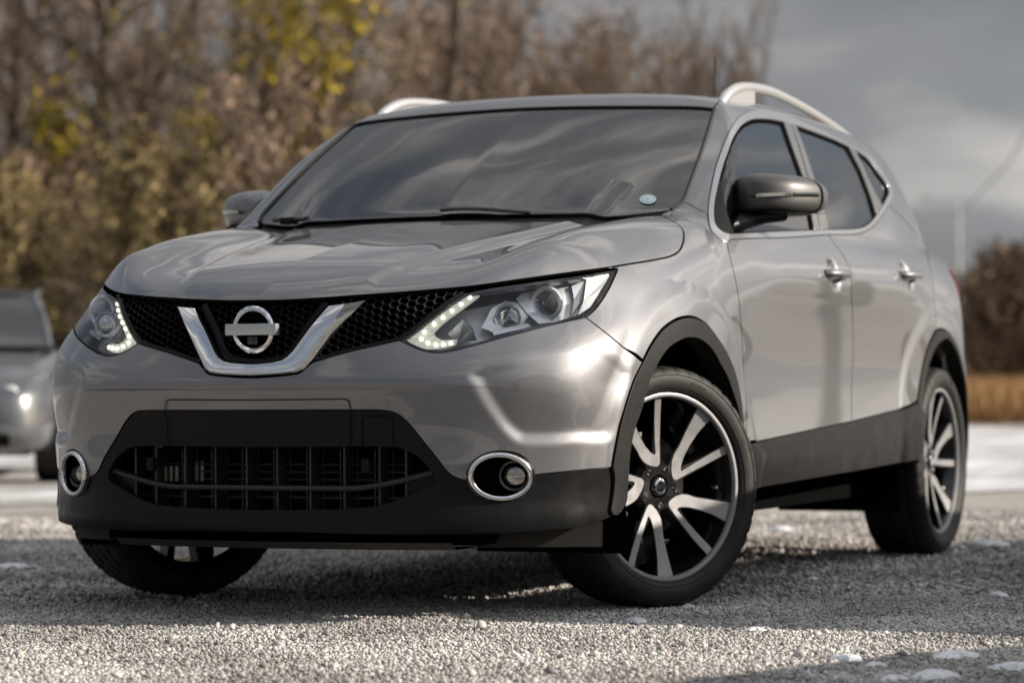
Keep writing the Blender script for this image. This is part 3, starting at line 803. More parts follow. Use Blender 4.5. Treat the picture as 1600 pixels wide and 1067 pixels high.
outer = [(0, .648), (.04, .649), (.085, .652), (.121, .657), (.136, .666), (.150, .684), (.170, .712), (.190, .742), (.214, .777), (.247, .829)]
flank = [(0, .640), (.045, .641), (.092, .644), (.130, .648), (.152, .660), (.168, .682), (.190, .715), (.214, .750), (.242, .787), (.285, .839)]
v_bar(.016, inner, outer, flank, 'chrome_v_bar', CHROME, grille)
mb = MB(); vi = [(-x, z) for x, z in inner[::-1]][:-1]+list(inner)
vi = np.array(vi); yy_ = yfront(np.abs(vi[:, 0]), vi[:, 1])[:, 1]
sc_ = np.array([[x*.90, z+.006] for x, z in vi])
mb.tube([(a[0], y_+.016, a[1]) for a, y_ in zip(sc_, yy_)], .011, n=8); mb.build('v_bar_surround', SMOOTHB, grille)
# badge
bc = Vector((0, -.892, .765))
mb = MB(); n = 64; V = []; F = []
prof = [(.0, .0465), (-.010, .0485), (-.0135, .0530), (-.0125, .0580), (-.008, .0620), (.012, .0630)]
mb.lathe(prof, bc, axis=1, n=n); 
badge = mb.build('badge', CHROME, grille)
mb = MB(); mb.box(bc+Vector((0, -.0125, 0)), (.150, .020, .030)); mb.build('badge_bar', mat('badge_bar_metal', (.50, .52, .54), .30, .7), badge, bevel=.003)
mb = MB(); mb.lathe([(-.002, .0), (-.003, .046), (.03, .050), (.035, .06)], bc+Vector((0, .012, 0)), axis=1, n=40); mb.build('badge_backing', DARK, badge)
mb = MB(); mb.box(bc+Vector((0, .0, -.029)), (.030, .022, .020)); mb.lathe([(-.0135, 0), (-.014, .006), (-.011, .008), (0, .008)], bc+Vector((0, 0, -.029)), axis=1, n=20); mb.build('camera_eye', GLOSSB, badge, bevel=.002)

# ------------------------------------------------------------ lower grille
gi = panel('lower_grille', 'front', outline('front', [c_gr], both=True), DARK, lt, gap=-.012, off=-.10, flange=-.02, step=.03)
mb = MB()
gz0 = to2d('front', c_gr)
def gr_span(x):
    """top and bottom of the opening at x"""
    p = gz0; s = np.abs(p[:, 0]-abs(x)) < .02
    return (p[s, 1].max(), p[s, 1].min()) if s.any() else (0.41, 0.39)
SL = mat('grille_slat_black', (.02, .0195, .019), .42, spec=.4)
def fy(x, z): return float(fF(np.array([z]), np.array([abs(x)]))[0])
for x in (-.40,-.33,-.235,-.14,-.045,.045,.14,.235,.33,.40):
    t, b_ = gr_span(x); mb.box((x, fy(x, (t+b_)/2)+.055, (t+b_)/2), (.006, .05, t-b_+.01))
mid_bar = []
for x in np.linspace(-.47, .47, 41):
    z = .352+.0+max(0, abs(x)-.26)**1.5*.42; mid_bar.append((x, fy(x, z)+.022, z))
mb.tube(mid_bar, .0095, n=8, flat=.8)
low2 = [(x, fy(x, .33)+.075, .325) for x in np.linspace(-.40, .40, 21)]
mb.tube(low2, .004, n=6)
for z in (.372, .392, .412):
    mb.tube([(x, fy(x, z)+.075, z) for x in np.linspace(-.38, .38, 21)], .0035, n=6)
for x in np.arange(-.37, .38, .0475): mb.box((x, fy(x, .37)+.085, .37), (.004, .01, .16))
mb.build('lower_grille_bars', SL, gi, bevel=0)
mb = MB()
for k in range(4): mb.box((-.205-.017*k, -.80, .392), (.009, .01, .052))
for k in range(4): mb.box((-.285-.017*k, -.795, .385), (.009, .01, .04))
mb.build('radiator_fins', mat('radiator_metal', (.16, .14, .12), .5, .5), gi)
for sg, hx in ((1, .30), (-1, .34)):
    mb = MB(); hz = .412; y_ = fy(hx, hz)
    mb.box((sg*hx, y_+.028, hz), (.022, .03, .034)); mb.lathe([(-.002, 0), (-.003, .005), (.0, .0065), (.01, .0065)], (sg*hx, y_+.012, hz), axis=1, n=16)
    mb.build('parking_sensor', SMOOTHB, gi, bevel=.004)
# air curtain blanks at the ends of the opening
for sg in (1, -1):
    mb = MB(); V = []
    for (x, z) in ((.40, .385), (.475, .405), (.49, .385), (.455, .355), (.40, .335)): V.append((sg*x, fy(x, z)+.03, z))
    mb.add(V, [tuple(range(5))]); mb.build('grille_blank', SMOOTHB, gi, smooth=False)
# plate panel outline, tow cover
mb = MB()
mb_p = PX((392,625.2),(470,624.5),(540,623.5),(545,626),(547.5,640), smooth=False); 
for sg in (False, True): strip_on(mb, mb_p, .0013, 0, sg)
pl2 = PX((547.5,641),(547.5,696), smooth=False)
tow = PX((566,696),(565,652),(568,650),(608,651),(613,654),(614,696), smooth=False)
for sg in (False, True): strip_on(mb, pl2, .0012, -.001, sg)
strip_on(mb, tow, .0012, -.001)
mb.build('plate_panel_gap', SEAM, bp)
# ------------------------------------------------------------ lamps
def two(mb, name, m, pr_, pl_, **k):
    """builds the part for the left side and its mirror image for the right side"""
    a = mb.build(name, m, pr_, **k)
    q = MB(); q.V = [(-v[0], v[1], v[2]) for v in mb.V]; q.F = [f[::-1] for f in mb.F]; q.M = mb.M
    return a, q.build(name, m, pl_, **k)
def deep(px, py, d):
    P, ok = photo([(px, py)]); return P[0]+px2ray([px], [py])[0]*d
def ell(cx_, cy_, a, b, rot=0, n=40):
    t = np.linspace(0, 2*np.pi, n, endpoint=False); x, y = a*np.cos(t), b*np.sin(t); c, s = math.cos(rot), math.sin(rot)
    return [(cx_+c*p-s*q, cy_+s*p+c*q) for p, q in zip(x, y)]
cy = lambda c: clean(resample(to2d('cyl', c), .006, True))
LAMPH = mat('lamp_housing_grey', (.72, .73, .75), .35, .25)
REFL = mat('lamp_reflector', (.92, .93, .95), .25, .4)
noise_on(REFL, 18, None, None, bump=.5, bscale=26, bdist=.004)
hl_o = outline('cyl', [c_hl_out, c_hl_bot, c_hl_in, c_hl_top])
hh = panel('headlight', 'cyl', shrink(hl_o, -.001), LAMPH, suv, gap=0, off=-.088, flange=-.085, step=.02, feat=False, mirror=True)
hlr, hll = hh
panel('lens', 'cyl', hl_o, LENS, hlr, gap=.002, off=-.001, flange=.006, step=.010, feat=False, mirror=hll)
# black edge round the lens
hs_in = shrink(hl_o, .0065)
panel('lens_rim', 'cyl', hl_o, GLOSSB, hlr, gap=.0016, off=-.0035, flange=.02, holes=[hs_in], hgap=0, step=.012, feat=False, mirror=hll)
def lring(c, r0, r1, depth, n=32, ax=Vector((.10, -.99, .03))):
    """ring bezel looking forward"""
    m = MB(); m.lathe([(0, r1), (-.003, (r0+r1)/2+.002), (0, r0), (depth, r0*.9)], (0, 0, 0), axis=1, n=n)
    q = Vector((0, -1, 0)).rotation_difference(ax.normalized()); m.V = [tuple(q @ Vector(v)+Vector(c)) for v in m.V]; return m
def ldome(c, r, h, n=28, ax=Vector((.10, -.99, .03)), depth=0):
    m = MB(); m.lathe([(-h*math.sin(t), r*math.cos(t)) for t in np.linspace(0, math.pi/2*.995, 9)][::-1]+([(depth, r)] if depth else []), (0, 0, 0), axis=1, n=n)
    q = Vector((0, -1, 0)).rotation_difference(ax.normalized()); m.V = [tuple(q @ Vector(v)+Vector(c)) for v in m.V]; return m
AX = Vector((.10, -.99, .03))
pc = deep(853.5, 474, .045)
two(lring(pc, .033, .046, .04), 'projector_bezel', REFL, hlr, hll)
PROJ = mat('projector_glass', (.03, .035, .045), .03, coat=1.0, spec=1.0)
two(ldome(pc+np.array([.004, .012, 0]), .034, .022), 'projector_lens', PROJ, hlr, hll)
def plate_px(pts, d, thick=.006, dd=None):
    """faceted plate behind the lens, outlined by sighted points; d = depth (one or per point)"""
    ds = d if isinstance(d, (list, tuple)) else [d]*len(pts)
    P = [deep(p[0], p[1], q) for p, q in zip(pts, ds)]
    n = len(P); b = MB(); Q = [p+np.array([0, thick, 0]) for p in P]
    b.add(P+Q, [tuple(range(n)), tuple(range(2*n-1, n-1, -1))]+[(i, n+i, n+(i+1) % n, (i+1) % n) for i in range(n)]); return b
two(plate_px([(806,467),(822,452),(868,446),(893,449),(911,470),(903,492),(868,503),(842,506),(824,490)], .070), 'projector_surround', REFL, hlr, hll, smooth=False)
two(plate_px([(893,447),(914,438),(908,470),(893,492),(897,468)], [.05,.035,.04,.05,.055]), 'chrome_fin', REFL, hlr, hll, smooth=False)
two(plate_px([(916,438),(952,430),(938,452),(922,480),(903,492),(912,470)], [.03,.018,.02,.022,.03,.03]), 'side_reflector', REFL, hlr, hll, smooth=False)
hb = deep(793, 497, .05)
two(lring(hb, .031, .038, .03, n=10), 'high_beam_bezel', REFL, hlr, hll, smooth=False)
m_ = ldome(hb+np.array([.0, .010, 0]), .033, .012, n=14); two(m_, 'high_beam_lens', mat('cut_glass', (.55,.57,.60), .06, .85), hlr, hll, smooth=False)
two(plate_px([(760,498),(768,482),(790,470),(820,474),(828,490),(812,512),(775,521),(752,512)], .075), 'high_beam_surround', REFL, hlr, hll, smooth=False)
two(plate_px([(768,516),(823,505),(829,510),(772,524)], [.035,.03,.035,.04]), 'chrome_lip', REFL, hlr, hll, smooth=False)
two(plate_px([(700,522),(724,498),(737,512),(744,532),(716,534)], [.03,.05,.05,.04,.03]), 'indicator_reflector', mat('indicator_grey', (.5,.51,.53), .25, .9), hlr, hll, smooth=False)
# daytime running light: boomerang with lit cells
do = [(730,459.5),(716,470.5),(701,481.5),(686,492.5),(670,504),(655,515),(634,530.5),(646,540),(664,546),(681,545.8),(695,543.2),(709,539.5)]
di = [(752,459.5),(739,469.5),(726,479.5),(713,489),(700,498.5),(688,508),(675,521),(678,526),(686,530.5),(693,531.5),(702,531),(712,530)]
dA = [deep(p[0], p[1], .010) for p in do]; dB = [deep(p[0], p[1], .018) for p in di]
b = MB(); n = len(dA)
for i in range(n-1):
    g = .06
    q = [dA[i]*(1-g)+dA[i+1]*g, dA[i]*g+dA[i+1]*(1-g), dB[i]*g+dB[i+1]*(1-g), dB[i]*(1-g)+dB[i+1]*g]
    back = [p+np.array([0, .012, 0]) for p in q]
    b.add(q+back, [(0,1,2,3), (7,6,5,4), (0,4,5,1), (1,5,6,2), (2,6,7,3), (3,7,4,0)])
DRL = mat('lit_daytime_light', (.75, .76, .68), .25, emis=(1.0, 1.0, .82), es=.20)
two(b, 'daytime_light', DRL, hlr, hll, smooth=False, bevel=.0012)
b = MB()
for i in range(n-1):
    c = (dA[i]+dA[i+1]+dB[i]+dB[i+1])/4+np.array([.002, -.004, 0])
    m_ = ldome(c, .0062, .003, n=10); b.add(m_.V, m_.F)
two(b, 'led_bead', mat('lit_led', (1, 1, .9), .2, emis=(1, 1, .82), es=.95), hlr, hll)
b = MB()
for i in range(n-1): b.add([dA[i]+np.array([0,.014,0]), dA[i+1]+np.array([0,.014,0]), dB[i+1]+np.array([0,.014,0]), dB[i]+np.array([0,.014,0])], [(0,1,2,3)])
two(b, 'daytime_light_base', REFL, hlr, hll, smooth=False)

# fog lamps
fo, fi, fm = ell(781.7, 744.3, 52.5, 38.5, .06), ell(781, 744.8, 43.5, 30.5, .06), ell(781.5, 744.5, 47, 34, .06)
C_fo, C_fi = [PX(*q, closed=True) for q in (fo, fi)]
o_fo, o_fi = cy(C_fo), cy(C_fi)
fg = panel('fog_lamp', 'cyl', o_fi, DARK, bp, gap=-.001, off=-.055, flange=-.055, spread=0, step=.02, mirror=True)
def flat_ring(pts):
    P = to3d('cyl', *clean(resample(to2d('cyl', PX(*pts, closed=True)), .006, True)).T, False); c = P.mean(0); u_, s_, vt = np.linalg.svd(P-c); nn = vt[2]
    return P-np.outer((P-c)@nn, nn)*.8
mid3 = flat_ring(fm)
for sg, par in ((1, fg[0]), (-1, fg[1])):
    q = MB(); q.tube((mid3+np.array([.002, -.003, 0]))*[sg, 1, 1], .0082, n=12, closed=True, flat=.9); q.build('fog_lamp_ring', CHROME, par)
    q = MB(); q.tube((flat_ring(fo)+np.array([-.001, .003, 0]))*[sg, 1, 1], .0035, n=6, closed=True); q.build('ring_seat', GLOSSB, par)
fc = deep(803, 743, .030); fax = Vector((.22, -.97, .02))
q1 = lring(fc, .0335, .040, .05, ax=fax); two(q1, 'lamp_body', mat('lamp_body_grey', (.10, .095, .09), .35, .5), fg[0], fg[1])
q1 = ldome(fc+np.array([0, .014, 0]), .033, .010, ax=fax); two(q1, 'lamp_bowl', mat('fog_reflector', (.42, .40, .37), .1, 1.0), fg[0], fg[1])
q1 = ldome(fc+np.array([0, .002, 0]), .034, .010, ax=fax); two(q1, 'lamp_glass', LENS, fg[0], fg[1])

# ------------------------------------------------------------ mirrors
def mirror_mesh(sg):
    V = []; F = []; nu, nv = 40, 24
    for i in range(nv+1):
        ph = math.pi*i/nv
        for j in range(nu):
            th = 2*math.pi*j/nu
            c = math.cos(ph); a = math.sin(ph)*math.cos(th); b = math.sin(ph)*math.sin(th)
            s = lambda v, e: math.copysign(abs(v)**e, v)
            x = .118*s(a, .50); z = s(c, .56)*(.062 if c > 0 else .060); y = (.125 if b < 0 else .022)*s(b, .8)
            z += (.008*(1-(x/.118)**2) if c > 0 else 0)-.008*(x/.118)*(1 if c > 0 else -1)
            y += .05*(x/.118)+.10*(x/.118)**2*(1 if b < 0 else .2)
            V.append((sg*(.890+x*1.06), .775+y, 1.174+z))
    for i in range(nv):
        for j in range(nu):
            q = (i*nu+j, i*nu+(j+1) % nu, (i+1)*nu+(j+1) % nu, (i+1)*nu+j); F.append(q if sg > 0 else q[::-1])
    return V, F
SHADED_MPAINT = mat('shaded_mirror_paint', (.085, .083, .083), .50, .6, coat=.4, coat_rough=.2)  # body silver darkened: the unlit front of the near mirror is in the colour
for sg, par in ((1, fd[0]), (-1, fd[1])):
    V, F = mirror_mesh(sg); b = MB(); b.add(V, F); mh = b.build('door_mirror', SHADED_MPAINT if sg > 0 else PAINT, par, angle=60)
    VV = np.array(V)
    # black foot and lower skirt
    b = MB(); low_ = VV.copy(); low_[:, 2] = np.minimum(1.172+(low_[:, 2]-1.172)*1.015, 1.127)-.001; low_[:, :2] = (low_[:, :2]-[sg*.890, .775])*[.97, .98]+[sg*.888, .777]
    b.add(low_, F); b.build('mirror_skirt', SMOOTHB, mh)
    b = MB(); b.tube([(sg*.775, .615, 1.075), (sg*.795, .64, 1.088), (sg*.825, .67, 1.10), (sg*.87, .71, 1.113), (sg*.92, .76, 1.118)], [.034, .036, .032, .028, .022], n=12, flat=.8)
    b.box((sg*.785, .62, 1.075), (.03, .10, .055)); b.build('mirror_foot', SMOOTHB, mh, bevel=.006)
    # repeater strip
    from mathutils.bvhtree import BVHTree
    bv = BVHTree.FromPolygons([Vector(v) for v in V], F); P = []
    for xq in np.linspace(.845, 1.003, 30):
        zq = 1.170+.010*(xq-.845)/.15; h_ = bv.ray_cast(Vector((sg*xq, 0, zq)), Vector((0, 1, 0)))[0]
        if h_ is not None: P.append((h_.x, h_.y-.0005, h_.z))
    b = MB(); b.tube(P, [.002+.0055*min(1, i/6) for i in range(len(P))], n=8); b.build('indicator_strip', GLOSSB, mh)
    b = MB()
    for p in P[5:]: b.box((p[0], p[1]-.0075, p[2]), (.0028, .007, .010))
    b.build('indicator_led', mat('indicator_clear', (.85, .83, .78), .3, .3), mh)
    b = MB(); b.box((sg*.875, .800, 1.172), (.15, .006, .085)); b.build('mirror_glass', CHROME, mh, bevel=.002)

b = MB()
for sg in (1, -1):
    n_ = grad(c_ws_side, False); b.tube((c_ws_side+n_*.001)*[sg, 1, 1], .0065, n=6, flat=.7)
wt = ctr_top[np.argsort(ctr_top[:, 0])]; wt = wt[np.r_[True, np.diff(wt[:, 0]) > .004]]; wt = np.vstack([wt[::-1]*[-1, 1, 1], wt]); b2_ = grad(wt, False)
b.tube(wt+b2_*.001, .0055, n=6, flat=.7); b.build('windscreen_seal', mat('rubber_seal', (.008, .008, .008), .6), ws)
# ------------------------------------------------------------ roof rails, antenna, wipers, sticker
rail = catmull([(1.085,1.478),(1.16,1.520),(1.24,1.548),(1.32,1.564),(1.42,1.574),(1.63,1.581),(1.93,1.567),(2.24,1.541),(2.47,1.516),(2.70,1.482),(2.86,1.45)], sub=5)
for sg in (1, -1):
    b = MB(); xs = np.interp(rail[:, 0], [1.08, 1.5, 2.9], [.598, .590, .565])
    rr = [float(v) for v in np.interp(rail[:, 0], [1.085, 1.15, 1.4, 2.6, 2.86], [.009, .0165, .0155, .014, .008])]
    b.tube([(sg*x, y, z) for x, (y, z) in zip(xs, rail)], rr, n=14, flat=1.1)
    # solid feet at both ends
    for a_, c_ in ((1.12, 1.42), (2.62, 2.84)):
        yy = np.linspace(a_, c_, 8); zt = np.interp(yy, rail[:, 0], rail[:, 1]); xx = np.interp(yy, [1.08, 1.5, 2.9], [.598, .590, .565])
        for y0_, z0_, x0_ in zip(yy, zt, xx):
            b.box((sg*x0_, y0_, z0_-.028), (.022, (c_-a_)/7.2, .05))
    b.build('roof_rail', SATIN, roof, bevel=0)
b = MB(); b.tube([(0, 2.776, 1.55), (0, 2.78, 1.60), (0, 2.785, 1.835)], [.012, .0045, .0035], n=8); b.lathe([(0, .035), (.02, .02), (.03, .008)], (0, 2.776, 1.545), axis=2, n=16); b.build('antenna', GLOSSB, roof)
b = MB()
w1 = PX((690,337.5),(712,335.2),(750,335),(790,337.5),(830,341)); strip_on(b, w1, .006, .018); b.build('wiper', GLOSSB, cowl); b = MB()
w2 = PX((431,354),(450,352.5),(470,352),(486,350)); strip_on(b, w2, .007, .02); b.build('wiper', GLOSSB, cowl)
b = MB(); ctr = surf(457, 352); b.box(ctr+np.array([0, -.02, .012]), (.055, .03, .022)); b.build('wiper_pivot', SMOOTHB, cowl, bevel=.006)
st = clean(resample(to2d('wob', PX(*ell(1012.5, 312, 13, 7.2), closed=True)), .004, True))
panel('sticker', 'wob', st, mat('sticker_pale_blue', (.30, .40, .44), .5), ws, gap=0, off=.0015, flange=0, step=.01, feat=False)
for k_, (a, b2, mcol) in enumerate(((10, 5.4, (.10, .15, .18)), (8.6, 4.6, (.32, .42, .46)), (4.4, 2.4, (.12, .17, .2)), (2.8, 1.5, (.34, .43, .47)))):
    st = clean(resample(to2d('wob', PX(*ell(1012.5, 312, a, b2), closed=True)), .003, True))
    panel('sticker_print', 'wob', st, mat('sticker_ink_%d' % k_, mcol, .5), ws, gap=0, off=.0018+.0003*k_, flange=0, step=.01, feat=False)

# ------------------------------------------------------------ rear end
rear_o = np.array([(.0, .26), (.60, .26), (.74, .33), (.765, .6), (.76, .9), (.74, 1.05), (.68, 1.2), (.60, 1.36), (.52, 1.46), (.3, 1.50), (0, 1.51)])
q = resample(rear_o, .02); q = np.vstack([q, (q[::-1]*[-1, 1])[1:-1]])
rg = np.array([(.52, 1.12), (.56, 1.16), (.47, 1.38), (.25, 1.42), (0, 1.425)]); rg = np.vstack([[(0, 1.11)], rg]); rgq = np.vstack([resample(rg, .02), (resample(rg, .02)[::-1]*[-1, 1])[1:-1]])
tg = panel('tailgate', 'rear', q, PAINT, suv, gap=0, step=.03, holes=[rgq], feat=False)
panel('rear_window', 'rear', rgq, GLASSR, tg, gap=.002, off=-.003, flange=0, step=.04, feat=False)
def c3(*p): return clean(resample(to2d('obl', np.array(p, float)), .01, True))
tl = c3((.77,3.12,1.01),(.72,3.22,1.02),(.74,3.26,.93),(.76,3.24,.87),(.79,3.16,.90))
panel('tail_lamp', 'obl', tl, mat('tail_lamp_red', (.30, .012, .016), .12, coat=1.0), sf[0], off=.006, flange=.01, mirror=sf[1], feat=False)
b = MB(); b.box((0, 3.30, 1.47), (.9, .12, .02)); b.build('spoiler', PAINT, tg, bevel=.006)
b = MB(); b.lathe([(0, .012), (.04, .010), (.06, .0)], (.60, 3.33, 1.13), axis=2, n=10); b.build('rear_wiper', GLOSSB, tg)

# ------------------------------------------------------------ underbody, wheel housings, cabin
b = MB()
b.box((0, 1.3, .31), (1.46, 1.75, .18)); b.box((0, -.40, .235), (1.10, .62, .07)); b.box((0, 3.02, .30), (1.2, .55, .10))
b.box((0, 0.02, .33), (1.04, .7, .12)); b.box((0, 2.65, .36), (1.0, .8, .12))
b.box((0, 2.646, .30), (1.3, .09, .07)); b.box((0, .02, .25), (1.25, .07, .05))
b.box((.15, 1.9, .235), (.35, .5, .07)); b.box((-.3, 1.6, .22), (.12, 1.5, .09))
ub = b.build('underbody', DARK, suv, bevel=.01)
b = MB()
for sg in (1, -1):
    b.add([(sg*.50, -.60, .19), (sg*.80, -.47, .19), (sg*.80, -.46, .255), (sg*.50, -.58, .255), (sg*.50, -.585, .19), (sg*.80, -.455, .19), (sg*.80, -.45, .255), (sg*.50, -.57, .255)], [(0,1,2,3), (7,6,5,4), (0,4,5,1)])
V = []
for x in np.linspace(-.50, .50, 31):
    yf = fy(x, .2)+.035; V += [(x, yf, .21), (x, yf+.03, .190), (x, yf+.22, .190)]
b.add(V, [(i*3+j, (i+1)*3+j, (i+1)*3+j+1, i*3+j+1) for i in range(30) for j in range(2)])
b.build('undertray', mat('dusty_undertray', (.03, .027, .024), .8), ub, smooth=False)
for yc in (0.0, 2.646):
    for sg in (1, -1):
        b = MB()
        prof = [(x, .395) for x in (.50, .84)]; n = 40; V = []; F = []
        for k in range(n+1):
            a = math.radians(-25+230*k/n)
            for x, r_ in ((.40, .40), (.845, .40)): V.append((sg*x, yc+r_*math.cos(a), .335+r_*math.sin(a)))
        F = [(2*k, 2*k+1, 2*k+3, 2*k+2) for k in range(n)]; V.append((sg*.40, yc, .335)); c0 = len(V)-1
        F += [(2*k, 2*k+2, c0) for k in range(n)]
        b.add(V, F)
        b.build('wheel_housing', DARK, ub)
b = MB(); b.box((0, .30, .62), (1.5, .03, .7)); b.box((0, -.52, .62), (1.15, .04, .34)); b.box((0, 0, .88), (1.05, .9, .03)); b.build('bulkhead', DARK, ub)
CAB = mat('dark_cabin_trim', (.018, .018, .019), .7); SEAT = noise_on(mat('dark_seat_fabric', (.022, .022, .024), .85), 200, .75, .95, 'Roughness')
b = MB(); b.box((0, .78, .98), (1.36, .62, .22)); b.tube([(-.62, .62, 1.075), (0, .52, 1.085), (.62, .62, 1.075)], .05, n=10, flat=.5); b.tube([(.12, .88, 1.09), (.36, .80, 1.13), (.60, .88, 1.09)], .06, n=10, flat=.9)
b.box((0, 1.9, .45), (1.5, 2.4, .05)); b.build('dashboard', CAB, ub, bevel=.03)
for x in (.36, -.36):
    b = MB(); b.box((x, 1.50, .70), (.50, .50, .16)); b.tube([(x, 1.70, .72), (x, 1.80, .98), (x, 1.86, 1.22)], [.19, .22, .19], n=16, flat=.35, up=(0, 1, 0)); 
    b.tube([(x, 1.875, 1.25), (x, 1.88, 1.32), (x, 1.885, 1.39)], [.09, .125, .10], n=14, flat=.45, up=(0, 1, 0)); b.build('front_seat', SEAT, ub)
b = MB(); b.box((0, 2.40, .70), (1.25, .5, .16)); b.tube([(-.6, 2.62, .98), (.6, 2.62, .98)], .16, n=12, flat=1.6)
for x in (.38, 0, -.38): b.tube([(x, 2.66, 1.2), (x, 2.67, 1.30)], [.10, .09], n=12, flat=.5, up=(0, 1, 0))
b.build('rear_seat', SEAT, ub, bevel=.02)
b = MB(); rr = []; 
for k in range(30): a = 2*math.pi*k/30; rr.append((.37+.185*math.cos(a), 1.10+.06*math.sin(a), 1.03+.175*math.sin(a)))
b.tube(rr, .016, n=8, closed=True); b.tube([(.37, .98, 1.0), (.37, 1.09, 1.03)], .06, n=10); b.build('steering_wheel', CAB, ub)
mc = surf(765, 195); b = MB(); b.box(mc+np.array([.04, .12, -.045]), (.22, .03, .055)); b.box(mc+np.array([-.04, .085, -.005]), (.12, .06, .05)); b.build('interior_mirror', CAB, ws, bevel=.012)

# ------------------------------------------------------------ wheels
RW = .333; RR = .2585
PAIR = [(.197,.107),(.182,.185),(.189,.276),(.225,.355),(.279,.429),(.365,.600),(.455,.782),(.535,.900),(.720,.745),(.600,.665),(.504,.570),(.410,.440),(.340,.322),(.306,.235),(.297,.185),(.312,.148),(.60,.290),(.885,.425),(.935,.365),(.60,.215),(.245,.070),(.212,.078)]
BODY = [(.05,.14),(.15,.23),(.20,.35),(.27,.45),(.44,.79),(.53,.915),(.735,.755),(.52,.57),(.36,.33),(.31,.2),(.60,.305),(.885,.445),(.945,.36),(.60,.195),(.25,.045),(.16,.0)]
def rim_z(r): return .058+.030*(r/RR)**2.2
def tri2(poly, step=None):
    p = np.array(poly)
    n = len(p); E_ = [(i, (i+1) % n) for i in range(n)]
    v2, _, F, _, _, _ = delaunay_2d_cdt([Vector((float(a), float(c))) for a, c in p], E_, [], 1, 1e-7)
    return np.array([[q.x, q.y] for q in v2]), [tuple(f) for f in F]
def make_wheel(parent, c, steer, side, rot, name_label=None):
    """side +1 = left wheel; local x is the outward axle direction"""
    Rz = Matrix.Rotation(steer, 3, 'Z')
    def tf(v): v = Vector((v[0]*side, v[1], v[2])); return tuple(Rz @ v+Vector(c))
    def put(b, name, m, par, **k):
        b.V = [tf(v) for v in b.V]
        return b.build(name, m, par, **k)
    rt = math.radians(rot)
    P = lambda p, a: (RR*(p[0]*math.cos(a)-p[1]*math.sin(a)), RR*(p[0]*math.sin(a)+p[1]*math.cos(a)))
    # rim: barrel, spokes' black flanks, hub
    b = MB()
    b.lathe([(.092, .2620), (.098, .2600), (.099, .2560), (.094, .2525), (.085, .2500), (.070, .244), (.03, .232), (-.09, .232), (-.105, .255), (-.108, .262)], n=72)
    for k in range(5):
        a = rt+math.radians(72*k); q = resample(np.array(BODY), .05, True); U, Fc = tri2([P(p, a) for p in q])
        zt = [rim_z(math.hypot(*u))-.0025 for u in U]; n = len(U)
        V = [(z, u[0], u[1]) for z, u in zip(zt, U)]+[(z-.040-.015*(1-math.hypot(*u)/RR), u[0], u[1]) for z, u in zip(zt, U)]
        cnt = {}
        for f in Fc:
            for i in range(len(f)): cnt[(f[i], f[(i+1) % len(f)])] = 1
        be = [e for e in cnt if (e[1], e[0]) not in cnt]
        b.add(V, Fc+[tuple(n+i for i in f[::-1]) for f in Fc]+[(e[1], e[0], n+e[0], n+e[1]) for e in be])
    b.lathe([(.040, 0), (.045, .030), (.058, .034), (.056, .066), (.040, .078), (.0, .080)], n=40)
    wheel = put(b, 'wheel', mat('gloss_black_wheel', (.011, .011, .012), .16, coat=.6), parent, angle=30)
    b = MB(); b.lathe([(.0992, .2590), (.1000, .2570), (.0985, .2500), (.0940, .2465), (.088, .2455)], n=96); put(b, 'rim_lip', ALLOY, wheel)
    for k in range(5):
        a = rt+math.radians(72*k); q = resample(np.array(PAIR), .025, True)
        q = shrink(q, -.005); q = np.array([p*(1+.045*max(0, min(1, (math.hypot(*p)-.6)/.35))) for p in q]); U, Fc = tri2([P(p, a) for p in q]); n = len(U)
        V = [(rim_z(math.hypot(*u)), u[0], u[1]) for u in U]
        cnt = {}
        for f in Fc:
            for i in range(len(f)): cnt[(f[i], f[(i+1) % len(f)])] = 1
        be = [e for e in cnt if (e[1], e[0]) not in cnt]
        V2 = [(v[0]-.003, v[1], v[2]) for v in V]
        b = MB(); b.add(V+V2, Fc+[(e[1], e[0], n+e[0], n+e[1]) for e in be]); put(b, 'spoke_face', ALLOY, wheel, angle=20)
    b = MB(); b.lathe([(.066, 0), (.0655, .018), (.063, .0245), (.056, .029), (.04, .029)], n=32); cap = put(b, 'hub_cap', GLOSSB, wheel)
    b = MB(); b.lathe([(.0655, .0145), (.0690, .0175), (.0655, .0215), (.060, .0160)], n=32, closed=True); b.box((.0672, 0, 0), (.005, .046, .009)); put(b, 'hub_badge', CHROME, cap)
    b = MB()
    for k in range(5):
        a = rt+math.radians(72*k+60); b.lathe([(.062, 0), (.062, .0065), (.058, .0085), (.045, .0085)], (0, math.cos(a)*.052, math.sin(a)*.052), n=6)
    put(b, 'lug_nut', CHROME, wheel, smooth=False)
    a = rt+math.radians(-2); b = MB(); b.tube([(.030, .226*math.cos(a), .226*math.sin(a)), (.060, .214*math.cos(a), .214*math.sin(a))], [.006, .0045], n=8); put(b, 'valve', SATIN, wheel)
    b = MB(); b.lathe([(-.012, .07), (-.010, .150), (-.034, .150), (-.034, .07)], n=48); b.lathe([(.01, .0), (.01, .068), (-.02, .072)], n=24); put(b, 'brake_disc', mat('brake_steel', (.28, .26, .24), .38, .9), wheel)
    b = MB()
    for t in np.linspace(-35, 35, 8):
        a = math.radians(180 if side*1 > 0 else 180)+math.radians(t); b.box((-.015, .135*math.cos(a), .135*math.sin(a)), (.08, .05, .035), rot=Matrix.Rotation(a, 3, 'X'))
    put(b, 'brake_caliper', mat('caliper_grey', (.07, .068, .065), .5, .5), wheel, bevel=.004)
    # tyre
    prof = [(.094, .2575), (.103, .262), (.109, .270), (.1135, .283), (.1150, .297), (.1125, .310), (.1085, .319), (.1020, .3262), (.0930, .3300)]
    tread = []
